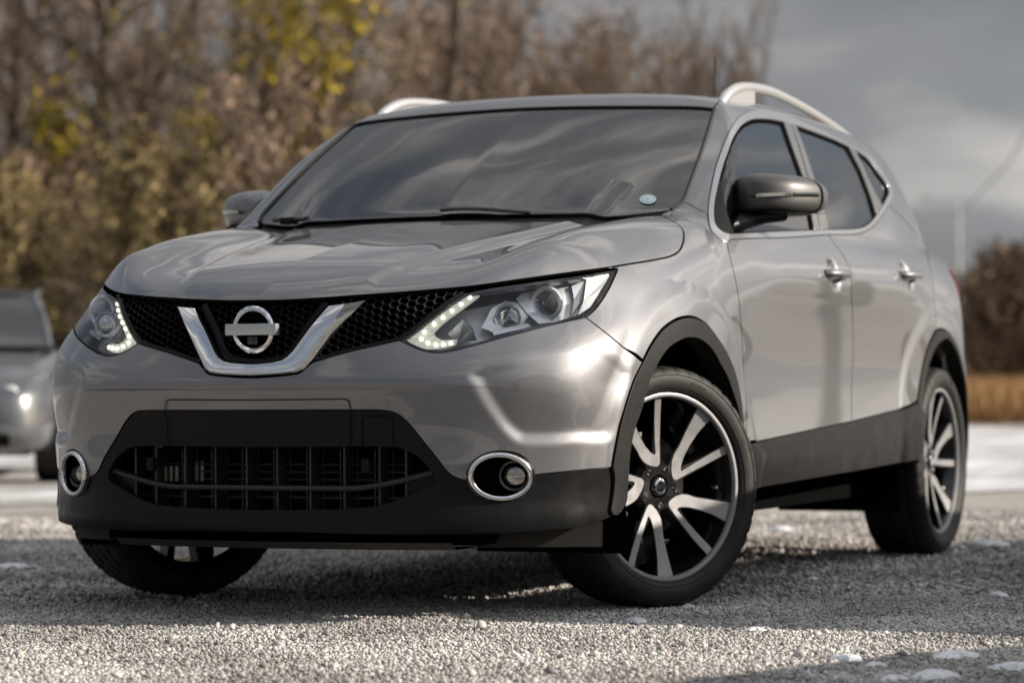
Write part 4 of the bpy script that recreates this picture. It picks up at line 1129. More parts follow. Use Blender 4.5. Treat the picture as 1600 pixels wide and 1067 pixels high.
    for g0 in (.0640, .0270, -.0140, -.0530):
        tread += [(g0+.0045, .3325+.0005), (g0+.0035, .3265), (g0-.0035, .3265), (g0-.0045, .3330)]
    prof = prof+[(.080, .3318)]+tread+[(-.080, .3318)]+[(-p[0], p[1]) for p in prof[::-1]]
    b = MB(); nseg = 210; V = []; F = []; K = len(prof)
    for i, (ax_, r_) in enumerate(prof):
        sh = (6 <= i <= 9) or (K-10 <= i <= K-7); inn = 9 < i < K-10
        for j in range(nseg):
            q = 2*math.pi*j/nseg; rr_ = r_
            if sh and j % 5 == 0: rr_ -= .0045
            if inn and r_ > .33 and (j+ (i//4)*2) % 6 == 0: rr_ -= .0035
            V.append((ax_, rr_*math.cos(q), rr_*math.sin(q)))
    for i in range(K-1):
        for j in range(nseg): F.append((i*nseg+j, (i+1)*nseg+j, (i+1)*nseg+(j+1) % nseg, i*nseg+(j+1) % nseg))
    b.add(V, F)
    ty = put(b, 'tyre', RUBBER, wheel, angle=40)
    # raised ribs and lettering on the sidewall
    b = MB()
    for r_, a_ in ((.2745, .1112), (.3085, .1140)): b.lathe([(a_-.001, r_-.0012), (a_+.0010, r_), (a_-.001, r_+.0012)], n=96)
    put(b, 'sidewall_rib', RUBBER, ty)
    def letters(txt, ang, r0, size, name):
        cu = bpy.data.curves.new('t', 'FONT'); cu.body = txt; cu.size = size; cu.align_x = 'CENTER'; cu.extrude = .0006; cu.space_character = 1.15
        o_ = bpy.data.objects.new('t', cu); COL.objects.link(o_); dg = bpy.context.evaluated_depsgraph_get(); me = o_.evaluated_get(dg).to_mesh()
        b = MB(); V = []
        for v in me.vertices:
            r_ = r0+v.co.y; q = math.radians(ang)-v.co.x/r0
            axx = float(np.interp(r_, [.270, .283, .297, .310, .319], [.109, .1135, .115, .1125, .1085]))
            V.append((axx+.0008+v.co.z, r_*math.cos(q), r_*math.sin(q)))
        b.add(V, [tuple(p.vertices) for p in me.polygons])
        o_.evaluated_get(dg).to_mesh_clear(); bpy.data.objects.remove(o_); bpy.data.curves.remove(cu)
        put(b, name, mat('tyre_lettering', (.075, .068, .058), .6), ty, smooth=False)
    if side > 0:
        letters('OUTSIDE', 70, .2915, .0125, 'tyre_lettering')
        letters('DOT 1718', 100, .2800, .0065, 'tyre_lettering')
        letters('225/45 R19', 20, .2890, .0115, 'tyre_lettering')
    return wheel
ST = R(-28.6)
make_wheel(suv, (.757, -.018, .333), ST, 1, 0)
make_wheel(suv, (-.735, .0, .333), ST, -1, 30)
make_wheel(suv, (.792, 2.646, .333), 0, 1, -27)
make_wheel(suv, (-.792, 2.646, .333), 0, -1, 10)
# ------------------------------------------------------------ ground
def gp(px, dist, py=600):
    """ground position seen at picture column px at a distance"""
    d = px2ray([px], [py])[0]; d[2] = 0; d /= np.linalg.norm(d); return CAMP[0]+d[0]*dist, CAMP[1]+d[1]*dist
def ground_mat(name, c_lo, c_hi, bump, vs, gap=.35, snow=None):
    m = mat(name, c_hi, .85, spec=.3); t = m.node_tree; b = t.nodes['Principled BSDF']
    c = t.nodes.new('ShaderNodeTexCoord'); v = t.nodes.new('ShaderNodeTexVoronoi'); v.inputs['Scale'].default_value = vs
    t.links.new(c.outputs['Object'], v.inputs['Vector'])
    n = t.nodes.new('ShaderNodeTexNoise'); n.inputs['Scale'].default_value = .9; n.inputs['Detail'].default_value = 8; t.links.new(c.outputs['Object'], n.inputs['Vector'])
    r = t.nodes.new('ShaderNodeValToRGB'); r.color_ramp.elements[0].color = (*c_lo, 1); r.color_ramp.elements[1].color = (*c_hi, 1)
    r.color_ramp.elements[0].position = .0; r.color_ramp.elements[1].position = 1
    sp = t.nodes.new('ShaderNodeSeparateColor'); t.links.new(v.outputs['Color'], sp.inputs[0]); t.links.new(sp.outputs[0], r.inputs[0])
    mul = t.nodes.new('ShaderNodeMix'); mul.data_type = 'RGBA'; mul.blend_type = 'MULTIPLY'; mul.inputs[0].default_value = 1
    r2 = t.nodes.new('ShaderNodeValToRGB'); r2.color_ramp.elements[0].color = (.72, .70, .68, 1); r2.color_ramp.elements[1].color = (1.1, 1.08, 1.05, 1); r2.color_ramp.elements[0].position = .35; r2.color_ramp.elements[1].position = .65
    t.links.new(n.outputs['Fac'], r2.inputs[0]); t.links.new(r.outputs[0], mul.inputs[6]); t.links.new(r2.outputs[0], mul.inputs[7])
    out = mul.outputs[2]
    if snow:
        n3 = t.nodes.new('ShaderNodeTexNoise'); n3.inputs['Scale'].default_value = snow[0]; n3.inputs['Detail'].default_value = 9; n3.inputs['Roughness'].default_value = .65
        mpp = t.nodes.new('ShaderNodeMapping'); mpp.inputs['Scale'].default_value = (1, .35, 1); t.links.new(c.outputs['Object'], mpp.inputs[0]); t.links.new(mpp.outputs[0], n3.inputs['Vector'])
        r3 = t.nodes.new('ShaderNodeValToRGB'); r3.color_ramp.elements[0].position = snow[1]; r3.color_ramp.elements[1].position = snow[2]; t.links.new(n3.outputs['Fac'], r3.inputs[0])
        ms = t.nodes.new('ShaderNodeMix'); ms.data_type = 'RGBA'; t.links.new(r3.outputs[0], ms.inputs[0]); t.links.new(out, ms.inputs[6]); ms.inputs[7].default_value = (.72, .74, .78, 1); out = ms.outputs[2]
    t.links.new(out, b.inputs['Base Color'])
    bp_ = t.nodes.new('ShaderNodeBump'); bp_.inputs['Strength'].default_value = bump; bp_.inputs['Distance'].default_value = .012; bp_.invert = True
    t.links.new(v.outputs['Distance'], bp_.inputs['Height']); t.links.new(bp_.outputs[0], b.inputs['Normal'])
    return m
GRAV = ground_mat('packed_gravel', (.24, .23, .22), (.54, .52, .50), .8, 70)
def sheet(name, pts, z, m, kind='structure'):
    o_ = pymesh(name, [(x, y, z) for x, y in pts], [tuple(range(len(pts)))], m); tag(o_, kind=kind); return o_
sheet('ground', [(-400, -300), (400, -300), (400, 600), (-400, 600)], -.006, GRAV)
SNOWG = ground_mat('snowy_gravel', (.16, .15, .14), (.36, .34, .32), .6, 40, snow=(.8, .36, .58))
def far_line(px, py, z=0):
    d = px2ray([px], [py])[0]; t = -CAMP[2]/d[2]; return CAMP[0]+d[0]*t, CAMP[1]+d[1]*t
a0, a1 = far_line(-300, 793), far_line(1900, 762)
dirx = np.array(a1)-np.array(a0); nrm = np.array([-dirx[1], dirx[0]]); nrm /= np.linalg.norm(nrm)
near = [np.array(a0)+dirx*t+nrm*(.12*math.sin(t*37)+.1*math.sin(t*91+1)+.06*math.sin(t*173)) for t in np.linspace(-.6, 1.8, 160)]
sheet('snowy_road', [tuple(p) for p in near]+[tuple(near[-1]+nrm*25), tuple(near[0]+nrm*25)], .002, SNOWG)
GRASSG = noise_on(mat('frosted_grass_ground', (.2, .16, .09), .95), .6, (.13, .095, .05), (.24, .19, .11))
g0 = np.array(near[0])+nrm*24.8; g1 = np.array(near[-1])+nrm*24.8
sheet('field', [tuple(g0), tuple(g1), tuple(g1+nrm*200), tuple(g0+nrm*200)], .006, GRASSG)

# loose stones, as one layer of gravel in the part of the lot near the camera
ico = [(0, .5257, .8507), (0, .5257, -.8507), (0, -.5257, .8507), (0, -.5257, -.8507), (.5257, .8507, 0), (.5257, -.8507, 0), (-.5257, .8507, 0), (-.5257, -.8507, 0), (.8507, 0, .5257), (-.8507, 0, .5257), (.8507, 0, -.5257), (-.8507, 0, -.5257)]
bm_ = bmesh.new(); vs_ = [bm_.verts.new(v) for v in ico]; bmesh.ops.convex_hull(bm_, input=bm_.verts)
bm_.verts.ensure_lookup_table(); IF = np.array([[v.index for v in f.verts] for f in bm_.faces]); bm_.free(); IV = np.array(ico)
rng = np.random.default_rng(3)
def stones(n, d0, d1, s0, s1, pxl=-260, pxr=1860):
    d = np.sqrt(rng.uniform(d0*d0, d1*d1, n)); px = rng.uniform(pxl, pxr, n)
    dd = CAMF[None]+np.outer((px-800)/FPX, CAMR); dd[:, 2] = 0
    x = CAMP[0]+dd[:, 0]*d; y = CAMP[1]+dd[:, 1]*d
    s = s0+(s1-s0)*rng.beta(1.6, 4.0, n)
    return x, y, s
xs, ys, ss = [np.concatenate(q) for q in zip(stones(105000, 5.6, 8.6, .0030, .0098), stones(44000, 8.6, 14.0, .006, .014), stones(1100, 5.6, 11, .011, .020))]
n = len(xs)
A = rng.normal(size=(n, 3, 3)); Q_ = np.linalg.qr(A)[0]
sc3 = ss[:, None]*rng.uniform(.55, 1.25, (n, 3)); sc3[:, 2] *= .8
V = IV[None]*rng.uniform(.60, 1.25, (n, 12, 1))*sc3[:, None, :]
V = np.einsum('nij,nkj->nki', Q_, V); V[:, :, 2] *= .8
V += np.stack([xs, ys, ss*rng.uniform(-.25, .45, n)], 1)[:, None]
me = bpy.data.meshes.new('gravel'); nf = n*20
me.vertices.add(n*12); me.vertices.foreach_set('co', V.reshape(-1).astype(np.float32))
Fx = (IF[None]+(np.arange(n)*12)[:, None, None]).reshape(-1)
me.loops.add(nf*3); me.loops.foreach_set('vertex_index', Fx.astype(np.int32)); me.polygons.add(nf); me.polygons.foreach_set('loop_start', np.arange(0, nf*3, 3, dtype=np.int32))
at_ = me.attributes.new('tone', 'FLOAT', 'POINT'); at_.data.foreach_set('value', np.repeat(rng.random(n), 12).astype(np.float32)); me.update(calc_edges=True)
STM = mat('gravel_stone', (.4, .38, .35), .8, spec=.35); t = STM.node_tree; at2 = t.nodes.new('ShaderNodeAttribute'); at2.attribute_name = 'tone'
r = t.nodes.new('ShaderNodeValToRGB'); e = r.color_ramp.elements; e[0].color = (.20, .195, .19, 1); e[1].color = (.78, .76, .73, 1); k = e.new(.35); k.color = (.46, .44, .42, 1); k = e.new(.7); k.color = (.62, .60, .575, 1); k = e.new(.9); k.color = (.46, .41, .36, 1)
t.links.new(at2.outputs['Fac'], r.inputs[0])
nz = t.nodes.new('ShaderNodeTexNoise'); nz.inputs['Scale'].default_value = 160; tcc = t.nodes.new('ShaderNodeTexCoord'); t.links.new(tcc.outputs['Object'], nz.inputs['Vector'])
mm = t.nodes.new('ShaderNodeMix'); mm.data_type = 'RGBA'; mm.blend_type = 'OVERLAY'; mm.inputs[0].default_value = .5; t.links.new(r.outputs[0], mm.inputs[6]); t.links.new(nz.outputs['Color'], mm.inputs[7]); 
nl = t.nodes.new('ShaderNodeTexNoise'); nl.inputs['Scale'].default_value = 1.7; nl.inputs['Detail'].default_value = 6; t.links.new(tcc.outputs['Object'], nl.inputs['Vector'])
rl = t.nodes.new('ShaderNodeValToRGB'); rl.color_ramp.elements[0].position = .38; rl.color_ramp.elements[0].color = (.62, .61, .60, 1); rl.color_ramp.elements[1].position = .60; rl.color_ramp.elements[1].color = (1.08, 1.07, 1.06, 1); t.links.new(nl.outputs['Fac'], rl.inputs[0])
ml = t.nodes.new('ShaderNodeMix'); ml.data_type = 'RGBA'; ml.blend_type = 'MULTIPLY'; ml.inputs[0].default_value = 1; t.links.new(mm.outputs[2], ml.inputs[6]); t.links.new(rl.outputs[0], ml.inputs[7]); mm = ml
hs = t.nodes.new('ShaderNodeHueSaturation'); hs.inputs['Saturation'].default_value = .6; t.links.new(mm.outputs[2], hs.inputs['Color']); t.links.new(hs.outputs[0], t.nodes['Principled BSDF'].inputs['Base Color'])
tag(link('gravel', me, STM), kind='stuff')

# thin leftovers of snow
SNOW = noise_on(mat('old_snow', (.80, .82, .86), .6), 60, (.62, .64, .68), (.84, .86, .9), bump=.6, bscale=120, bdist=.004)
def snow(px, py, w, d, seed):
    x, y = far_line(px, py); rs = np.random.default_rng(seed); b = MB(); n = 34; K = 6; V = [(x, y, .004+w*.22)]; F = []
    ph = rs.uniform(0, 6.3, 6)
    for k in range(1, K+1):
        for j in range(n):
            a = 2*math.pi*j/n; r_ = (k/K)*(1+.25*math.sin(2*a+ph[0])+.18*math.sin(3*a+ph[1])+.07*math.sin(7*a+ph[2])+.04*math.sin(11*a+ph[3])); q = (1-(k/K)**2)
            V.append((x+w*r_*math.cos(a)*.92-d*r_*math.sin(a)*.39, y+w*r_*math.cos(a)*.39+d*r_*math.sin(a)*.92, .001+w*.22*q+.003*q+rs.uniform(0, .002)*(k < K)))
    for j in range(n): F.append((0, 1+j, 1+(j+1) % n))
    for k in range(K-1):
        for j in range(n): F.append((1+k*n+j, 1+(k+1)*n+j, 1+(k+1)*n+(j+1) % n, 1+k*n+(j+1) % n))
    b.add(V, F); tag(b.build('snow_patch', SNOW), kind='structure')
for i, q in enumerate([(995,971,.030,.05),(1325,1030,.035,.05),(1368,1040,.02,.03),(1490,1026,.05,.06),(1075,948,.02,.03),(1220,828,.06,.12),(1545,851,.07,.10),(1500,856,.03,.05),(20,886,.05,.08),(1460,1058,.06,.04),(1395,1062,.03,.03),(1180,985,.025,.03),(1590,1045,.05,.04),(880,1000,.012,.02),(1270,905,.02,.03),(1560,930,.03,.04)]): snow(*q, i)

# ------------------------------------------------------------ trees
BARK = noise_on(mat('grey_brown_bark', (.10, .075, .055), .9), 6, (.06, .046, .036), (.17, .135, .10))
def leafmat(name, c1, c2):
    m = mat(name, c1, .75, spec=.25); t = m.node_tree; b = t.nodes['Principled BSDF']; g = t.nodes.new('ShaderNodeNewGeometry'); r = t.nodes.new('ShaderNodeValToRGB')
    r.color_ramp.elements[0].color = (*c1, 1); r.color_ramp.elements[1].color = (*c2, 1); t.links.new(g.outputs['Random Per Island'], r.inputs[0]); t.links.new(r.outputs[0], b.inputs['Base Color'])
    b.inputs['Subsurface Weight'].default_value = 0
    return m
L_GOLD = leafmat('withered_golden_leaf', (.035, .026, .013), (.50, .38, .18))
L_BROWN = leafmat('brown_twig', (.03, .021, .016), (.38, .27, .19))
L_IVY = leafmat('yellow_green_leaf', (.02, .025, .006), (.46, .34, .03))
L_PINK = leafmat('russet_twig', (.04, .027, .02), (.42, .30, .22))
def grow(seed, H, spread, trunk_r, n_limb, twig, leaf_n, leaf_s, clump=None, base=.12, up=.55):
    rs = random.Random(seed); T = MB(); C = MB()
    def seg(m, a, b, r0, r1, n):
        m.tube([a, b], [r0, r1], n=n, caps=False)
    def leaf(p, s):
        d = Vector((rs.gauss(0, 1), rs.gauss(0, 1), rs.gauss(0, 1))).normalized(); e_ = d.orthogonal().normalized(); f_ = d.cross(e_)
        C.add([p+e_*s, p+f_*s*.6, p-e_*s, p-f_*s*.6], [(0, 1, 2, 3)])
    p = Vector((0, 0, 0)); pts = [p.copy()]; d = Vector((rs.gauss(0, .05), rs.gauss(0, .05), 1)); k = 8
    for i in range(k):
        d = (d+Vector((rs.gauss(0, .07), rs.gauss(0, .07), .05))).normalized(); p = p+d*H*.9/k; pts.append(p.copy())
    T.tube(pts, [trunk_r*(1-.9*i/k) for i in range(k+1)], n=8)
    for i in range(n_limb):
        t = base+(1-base)*(i+rs.random())/n_limb; q = t*k; a = pts[min(int(q), k-1)].lerp(pts[min(int(q)+1, k)], q-int(q))
        az = i*2.4+rs.random(); L_ = spread*(1.1-.75*t)*rs.uniform(.7, 1.2); dr = Vector((math.cos(az), math.sin(az), up+.9*t*rs.random())).normalized()
        lp = [a]; d = dr
        for s in range(4):
            d = (d+Vector((rs.gauss(0, .16), rs.gauss(0, .16), .10))).normalized(); lp.append(lp[-1]+d*L_/4)
        r0 = trunk_r*(.42-.25*t); T.tube(lp, [r0, r0*.75, r0*.5, r0*.3, r0*.12], n=5, caps=False)
        for j in range(twig):
            u = rs.uniform(.15, 1)*4; b_ = lp[min(int(u), 3)].lerp(lp[min(int(u)+1, 4)], u-int(u)); dd = (d+Vector((rs.gauss(0, .7), rs.gauss(0, .7), rs.gauss(.25, .5)))).normalized(); l2 = L_*rs.uniform(.18, .42)
            c_ = b_+dd*l2*.5+Vector((0, 0, .03*l2)); e2 = c_+(dd+Vector((rs.gauss(0, .3), rs.gauss(0, .3), .25))).normalized()*l2*.5
            T.tube([b_, c_, e2], [r0*.22+.004, r0*.14+.003, .003], n=3, caps=False)
            for m_ in range(leaf_n):
                w = rs.random(); s = b_.lerp(e2, w)+Vector((rs.gauss(0, .10), rs.gauss(0, .10), rs.gauss(0, .10)))*l2
                d3 = Vector((rs.gauss(0, 1), rs.gauss(0, 1), rs.gauss(.5, .8))).normalized()*l2*rs.uniform(.2, .5); nn = d3.orthogonal().normalized()*.010
                C.add([s-nn, s+nn, s+d3], [(0, 1, 2)])
                if rs.random() < leaf_s[1]: leaf(s+d3*rs.random(), leaf_s[0]*rs.uniform(.6, 1.4))
    if clump:
        for i in range(clump[0]):
            t = rs.uniform(.25, .95); q = t*k; a = pts[min(int(q), k-1)]+Vector((rs.gauss(0, 1), rs.gauss(0, 1), rs.gauss(0, .6)))*spread*.28
            R_ = clump[1]*rs.uniform(.6, 1.3)
            for j in range(clump[2]):
                v = Vector((rs.gauss(0, .5), rs.gauss(0, .5), rs.gauss(0, .8)))*R_; leaf(a+v, clump[3]*rs.uniform(.6, 1.3))
    return T, C
PROTO = {}
def proto(key, lm, *a, **k):
    T, C = grow(*a, **k)
    nm = 'bush' if key.startswith('bush') else 'tree'
    r_ = empty(nm); t_ = T.build('trunk', BARK, r_); c_ = C.build('crown', lm, r_, smooth=False); PROTO[key] = (r_, t_, c_); PROTO[key+'_used'] = False
proto('bare_a', L_BROWN, 1, 10, 3.6, .17, 30, 11, 9, (.05, .2))
proto('bare_b', L_PINK, 2, 9, 3.0, .13, 26, 11, 9, (.05, .25))
proto('ivy_a', L_IVY, 3, 10, 3.2, .20, 22, 8, 5, (.06, .15), clump=(7, .52, 330, .08))
proto('bush_a', L_GOLD, 4, 4.2, 2.2, .07, 30, 14, 12, (.055, .8), base=.02, up=.8)
proto('bush_b', L_GOLD, 5, 3.4, 2.1, .06, 28, 14, 13, (.05, .9), base=.02, up=.9)
proto('bush_c', L_BROWN, 6, 3.6, 2.0, .06, 28, 14, 13, (.05, .55), base=.02, up=.9)
proto('slim_a', L_BROWN, 8, 8.5, 1.5, .10, 30, 11, 10, (.05, .25), up=1.2)
def plant(key, px, dist, h, label, cat, group, rot=None, wide=1.0):
    r_, t_, c_ = PROTO[key]; first = not PROTO[key+'_used']
    if first: PROTO[key+'_used'] = True; o_ = r_
    else:
        o_ = r_.copy(); COL.objects.link(o_)
        for q in (t_, c_): w_ = q.copy(); COL.objects.link(w_); w_.parent = o_
    x, y = gp(px, dist) if not isinstance(px, tuple) else px
    H0 = {'bare_a': 10, 'bare_b': 9, 'ivy_a': 10, 'bush_a': 4.2, 'bush_b': 3.4, 'bush_c': 3.6, 'slim_a': 8.5}[key]
    s = h/H0; o_.location = (x, y, 0); o_.scale = (s*wide, s*wide, s); o_.rotation_euler = (0, 0, rot if rot is not None else random.uniform(0, 6.28))
    tag(o_, label, cat, group); return o_
GT, GB, GR, GK = 'bare trees behind the cars', 'withered bushes along the left side', 'brown shrubs at the right edge', 'trees around the lot out of sight'
lab_t = 'bare leafless deciduous tree with brown twigs in the wood behind the cars'
lab_i = 'tree with clumps of yellow green leaves in the wood behind the cars'
lab_b = 'withered golden brown bush in the hedge on the left side'
lab_r = 'dark brown leafless shrub by the dry grass at the right edge'
lab_o = 'bare tree standing around the gravel lot outside the picture'
rr_ = random.Random(11)
for i in range(17):
    px = -120+i*52+rr_.uniform(-12, 12); d = rr_.uniform(52, 74); top = 12.5 if px < 650 else np.interp(px, [650, 760, 900], [9.5, 8.2, 7.3])*d/60
    plant(rr_.choice(['bare_a', 'bare_b', 'bare_b']), px, d, top*rr_.uniform(.85, 1.1), lab_t, 'tree', GT)
for px, d, h in ((345,50,11.5),(470,48,7.5),(538,54,10),(110,52,4.5)):
    plant('ivy_a', px, d, h, lab_i, 'tree', 'trees with clumps of yellow green leaves')
for i in range(50):
    px = 680+i*9+rr_.uniform(-8, 8); d = rr_.uniform(60, 78); hh_ = np.interp(px, [700, 760, 830, 900, 1000, 1060, 1110, 1200], [9.8, 8.9, 8.1, 8.0, 7.9, 7.3, 6.6, 5.3])*d/62
    plant(rr_.choice(['bare_a', 'bare_b', 'slim_a']), px, d, hh_*rr_.uniform(.85, 1.08), lab_t, 'tree', GT)
for px, h in ((1112,8.8),(1140,8.9),(1160,8.6),(1122,9.6),(1132,9.2),(1172,9.4),(1180,8.9),(1098,8.2),(1150,7.6),(1075,8.0)): plant('bare_b', px, 66, h, 'tall slim bare tree standing above the roof of the silver car', 'tree', 'slim bare trees above the car roof', wide=.38)
for i in range(32):
    px = -140+i*24+rr_.uniform(-8, 8); d = rr_.uniform(30, 44); h = rr_.uniform(2.2, 3.7)*(1 if px < 480 else .8)
    plant(rr_.choice(['bush_a', 'bush_b', 'bush_b', 'bush_c']), px, d, h, lab_b, 'bush', GB)
for i in range(12):
    px = 1470+i*15+rr_.uniform(-5, 5); d = rr_.uniform(58, 66); h = np.interp(px, [1470, 1505, 1530, 1560, 1590, 1700], [.5, 1.0, 2.7, 2.9, 3.0, 3.2])*rr_.uniform(.9, 1.05)*1.05
    if px > 1508: plant('bush_c', px, d, h, lab_r, 'shrub', GR)
for i in range(34):     # around the lot, seen only in reflections
    a = math.radians(-165+i*7.4+rr_.uniform(-3, 3)); d = rr_.uniform(48, 80)
    if -100 < math.degrees(a) < -80 or 45 < math.degrees(a): continue
    if -20 < math.degrees(a) < 42: d *= 1.8
    plant(rr_.choice(['bare_a', 'bare_b', 'ivy_a']), (d*math.cos(a), d*math.sin(a)), 0, rr_.uniform(7, 11), lab_o, 'tree', GK)
# tall dry grass on the far verge
b = MB(); rs = np.random.default_rng(9); V = []; F = []
for i in range(26000):
    px = rs.uniform(1380, 1760) if i % 3 else rs.uniform(-300, 1400); d = rs.uniform(42, 60); x, y = gp(px, d); h = rs.uniform(.25, .75); w = .012; a = rs.uniform(0, 3.14); lx, ly = rs.normal(0, .12, 2)
    k = len(V); c, s = math.cos(a)*w, math.sin(a)*w; V += [(x-c, y-s, 0), (x+c, y+s, 0), (x+lx, y+ly, h)]; F.append((k, k+1, k+2))
b.add(V, F); tag(b.build('dry_grass', leafmat('dry_straw', (.22, .12, .05), (.48, .30, .14)), smooth=False), kind='stuff')

# ------------------------------------------------------------ street lamp and cable far right
lx, ly = gp(1500, 110); b = empty('street_lamp', (lx, ly, 0)); tag(b, 'slim grey street lamp with a short arm, far off at the right', 'street lamp')
q = MB(); q.tube([(0, 0, 0), (0, 0, 7.0)], [.07, .05], n=8); q.build('pole', mat('galvanised_grey', (.5, .52, .54), .5, .3), b)
q = MB(); q.tube([(0, 0, 6.95), (-.4, -.1, 7.15), (-.9, -.25, 7.2)], .035, n=8); q.build('arm', MATS['galvanised_grey'], b)
q = MB(); q.box((-1.1, -.30, 7.19), (.5, .16, .09), rot=Matrix.Rotation(.27, 3, 'Z')); q.build('lamp_head', MATS['galvanised_grey'], b, bevel=.03)
p0 = gp(1497, 92); p1 = gp(1700, 60)
q = MB(); q.tube([(p0[0], p0[1], 5.6), ((p0[0]+p1[0])/2, (p0[1]+p1[1])/2, 6.0), (p1[0], p1[1], 7.4)], .018, n=5); tag(q.build('overhead_cable', mat('cable_black', (.02, .02, .02), .6)), 'thin black cable rising from the street lamp to the right', 'cable')

# ------------------------------------------------------------ neighbouring coupe, and unseen cars added to cast shade
def small_wheel(par, c, sg):
    b = MB(); b.lathe([(.10, .19), (.105, .21), (.11, .26), (.10, .305), (.06, .315), (-.06, .315), (-.10, .30), (-.10, .2)], n=40); b.V = [(sg*v[0]+c[0], v[1]+c[1], v[2]+c[2]) for v in b.V]; w = b.build('wheel', RUBBER, par)
    b = MB(); b.lathe([(.095, .205), (.104, .20), (.085, .188), (.02, .18)], n=40)
    for k in range(10): a = 2*math.pi*k/10; b.tube([(.075, .03*math.cos(a), .03*math.sin(a)), (.09, .195*math.cos(a), .195*math.sin(a))], [.018, .013], n=6)
    b.lathe([(.095, 0), (.092, .03), (.06, .04)], n=20); b.V = [(sg*v[0]+c[0], v[1]+c[1], v[2]+c[2]) for v in b.V]; b.build('rim', ALLOY, w)
def coupe(body_m, roof_m, label, loc, rz, zs=1.0, top=True):
    r_ = empty('coupe'); tag(r_, label, 'car')
    ST_ = [(-2.20,.52,.34,.56),(-2.16,.66,.27,.62),(-2.05,.76,.22,.68),(-1.8,.835,.20,.75),(-1.4,.865,.19,.82),(-1.0,.875,.19,.88),(-.6,.88,.19,.93),(0,.885,.19,.94),(.6,.885,.19,.95),(1.2,.88,.19,.97),(1.7,.86,.20,.97),(2.0,.80,.26,.94),(2.14,.72,.34,.88),(2.2,.6,.42,.80)]
    yy = np.array([s[0] for s in ST_]); fine = np.linspace(-2.2, 2.2, 90); w, zl, zt = [pchip(yy, np.array([s[k] for s in ST_]), fine) for k in (1, 2, 3)]
    def sec(w_, a, t): h = t-a; return [(0, a), (.75*w_, a), (.93*w_, a+.03), (.985*w_, a+.12*h+.02), (w_, a+.40*h), (.985*w_, a+.62*h), (.975*w_, a+.80*h), (.94*w_, t-.035), (.88*w_, t-.004), (.6*w_, t+.015), (.3*w_, t+.022), (0, t+.025)]
    V = []; K = 12
    for y, a_, b_, c_ in zip(fine, w, zl, zt):
        s_ = sec(a_, b_, c_); V += [(x, y, z) for x, z in s_]+[(-x, y, z) for x, z in s_[-2:0:-1]]
    n = 22; F = []
    for i in range(89):
        for j in range(n): F.append((i*n+j, i*n+(j+1) % n, (i+1)*n+(j+1) % n, (i+1)*n+j))
    F += [tuple(range(n)), tuple(range(89*n, 90*n))[::-1]]
    b = MB(); b.add(V, F); bd = b.build('body', body_m, r_)
    # greenhouse
    def arc(y, zt_, wr, wb, zb): return [(-wb, y[0], zb), (-wr, y[1], zt_-.03), (-wr*.6, y[1]-.02, zt_), (0, y[1]-.03, zt_+.012), (wr*.6, y[1]-.02, zt_), (wr, y[1], zt_-.03), (wb, y[0], zb)]
    rf = []
    for y, z, hw in ((-.12, 1.33, .56), (.1, 1.375, .575), (.4, 1.385, .58), (.8, 1.36, .57), (1.1, 1.29, .56), (1.5, 1.13, .58), (1.72, .98, .62)): rf += [(x*hw, y-.05*(1-x*x), z+.02*(1-x*x)-.03*(abs(x) > .9)) for x in (-1, -.8, -.4, 0, .4, .8, 1)]
    b = MB(); b.add(rf, [(i*7+j, i*7+j+1, (i+1)*7+j+1, (i+1)*7+j) for i in range(6) for j in range(6)]); b.add([(x, y, z-.03) for x, y, z in rf], [(i*7+j, (i+1)*7+j, (i+1)*7+j+1, i*7+j+1) for i in range(6) for j in range(6)]); b.build('roof', roof_m, bd)
    if not top: bpy.data.objects.remove(bd.children[0])
    ws_ = [(x*hw, y+.05*(1-abs(x))*-1.6, z) for y, z, hw in ((-.78, .95, .72), (-.45, 1.15, .65), (-.13, 1.325, .56)) for x in (-1, -.5, 0, .5, 1)]
    b = MB(); b.add(ws_, [(i*5+j, i*5+j+1, (i+1)*5+j+1, (i+1)*5+j) for i in range(2) for j in range(4)]); top and b.build('windscreen', GLASS, bd)
    for sg in (1, -1):
        b = MB(); b.tube([(sg*.735, -.80, .93), (sg*.665, -.45, 1.15), (sg*.575, -.12, 1.335), (sg*.585, .2, 1.365)], .026, n=8); top and b.build('windscreen_frame', body_m, bd)
        b = MB(); b.add([(sg*.76, -.62, .955), (sg*.80, 1.30, .975), (sg*.60, 1.05, 1.27), (sg*.59, .4, 1.36), (sg*.60, -.1, 1.325)], [(0, 1, 2, 3, 4)]); top and b.build('side_window', GLASSR, bd, smooth=False)
        b = MB(); b.lathe([(-.09, 0), (-.07, .075), (0, .095), (.03, .09), (.035, 0)], (0, 0, 0), axis=1, n=16); b.V = [(sg*.93+v[0]*1.35, v[1]-.48, v[2]*.85+1.0) for v in b.V]; b.tube([(sg*.78, -.50, .97), (sg*.88, -.48, .99)], .03, n=6); b.build('door_mirror', SMOOTHB, bd)
        for yc in (-1.33, 1.30):
            b = MB(); 
            for k in range(21): pass
            b.lathe([(.0, .36), (.012, .36), (.012, .0)], n=40); b.V = [(sg*(.868+v[0]), yc+v[1], .32+v[2]) for v in b.V]; b.build('wheel_arch', DARK, bd); small_wheel(bd, (sg*.80, yc, .317), sg)
        b = MB(); hd = [(.38, -2.185, .55), (.62, -2.11, .565), (.76, -1.93, .615), (.74, -1.86, .70), (.58, -2.03, .675), (.40, -2.12, .645)]; b.add([(sg*x, y-.02, z) for x, y, z in hd]+[(sg*x, y+.06, z) for x, y, z in hd], [tuple(range(6))]+[(i, (i+1) % 6, 6+(i+1) % 6, 6+i) for i in range(6)]); hl_ = b.build('headlight', mat('lamp_silver', (.7, .7, .72), .15, .9), bd, smooth=False)
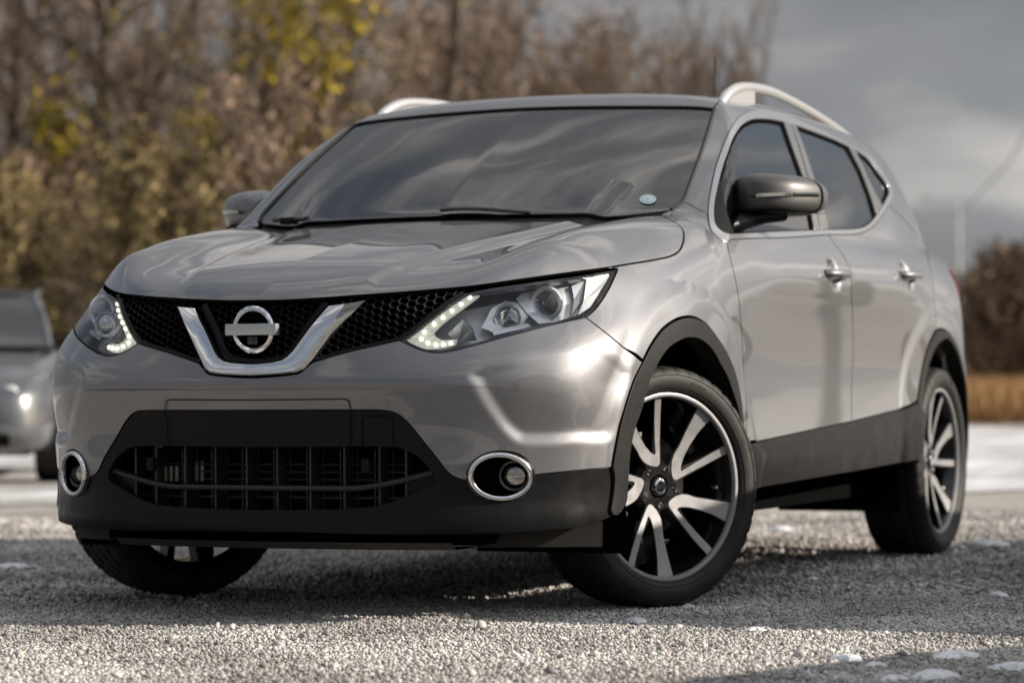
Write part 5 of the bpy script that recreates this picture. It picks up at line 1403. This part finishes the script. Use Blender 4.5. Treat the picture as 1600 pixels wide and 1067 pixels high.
        b = MB(); b.lathe([(-.02, 0), (-.014, .04), (0, .05), (.04, .05)], (sg*.60, -2.11, .62), axis=1, n=20); b.build('lamp_eye', LAMPH, hl_)
    b = MB(); b.box((0, -2.20, .44), (.85, .06, .13)); b.box((0, -2.17, .30), (1.2, .1, .07)); b.build('front_grille', DARK, bd, bevel=.01)
    b = MB(); b.box((0, -2.235, .42), (.5, .012, .11)); b.build('plate_holder', SMOOTHB, bd)
    b = MB(); b.box((0, 0, .25), (1.4, 3.6, .12)); b.box((0, .5, .8), (1.3, 1.6, .25)); b.build('interior', CAB, bd, bevel=.03)
    for sg in (1, -1):
        b = MB(); b.box((sg*.62, 2.12, .80), (.34, .14, .12)); b.build('tail_light', MATS['tail_lamp_red'], bd, bevel=.02)
    r_.location = (*loc, 0); r_.rotation_euler = (0, 0, rz); r_.scale = (1, 1, zs); return r_
SILV = mat('mid_grey_paint', (.13, .135, .14), .3, .8, coat=1.0)
BLUE = mat('dark_blue_paint', (.03, .045, .08), .3, .5, coat=1.0); WHITE = mat('white_paint', (.7, .7, .68), .35, coat=1.0)
wx_, wy_ = far_line(84, 752)
hd_ = R(27)
loc_ = Vector((wx_, wy_, 0))-Matrix.Rotation(hd_, 3, 'Z') @ Vector((.80, -1.33, 0))
coupe(SILV, SMOOTHB, 'grey coupe with black roof, parked behind the suv and cut by the left edge', (loc_.x, loc_.y), hd_, .93)
coupe(BLUE, BLUE, 'dark blue open roadster added unseen to the right of the suv, to cast shade', (3.56, 2.30), R(180), 1.12, False)  # added out of view for its shade band; roof left off to lower it
coupe(WHITE, WHITE, 'white car added unseen in front of the dark blue car, to cast shade', (4.65, -2.2), R(180), 1.15)  # second unseen car, added for the shade at the lower right
b = empty('pole', (4.95, 14.75, 0)); b.name = 'reflection_post'
q = MB(); q.tube([(0, 0, 0), (0, 0, 3.2), (0, 0, 3.25)], [.085, .08, .04], n=18); q.build('post', BARK, b); q = MB(); q.tube([(0, 0, -.05), (0, 0, .25)], [.10, .08], n=18); q.build('base', BARK, b); b.name = 'pillar'; tag(b, 'slim dark round pillar added unseen behind and right of the suv, for its reflection in the door', 'post')  # unseen post, added for the dark stripe it reflects in the front door
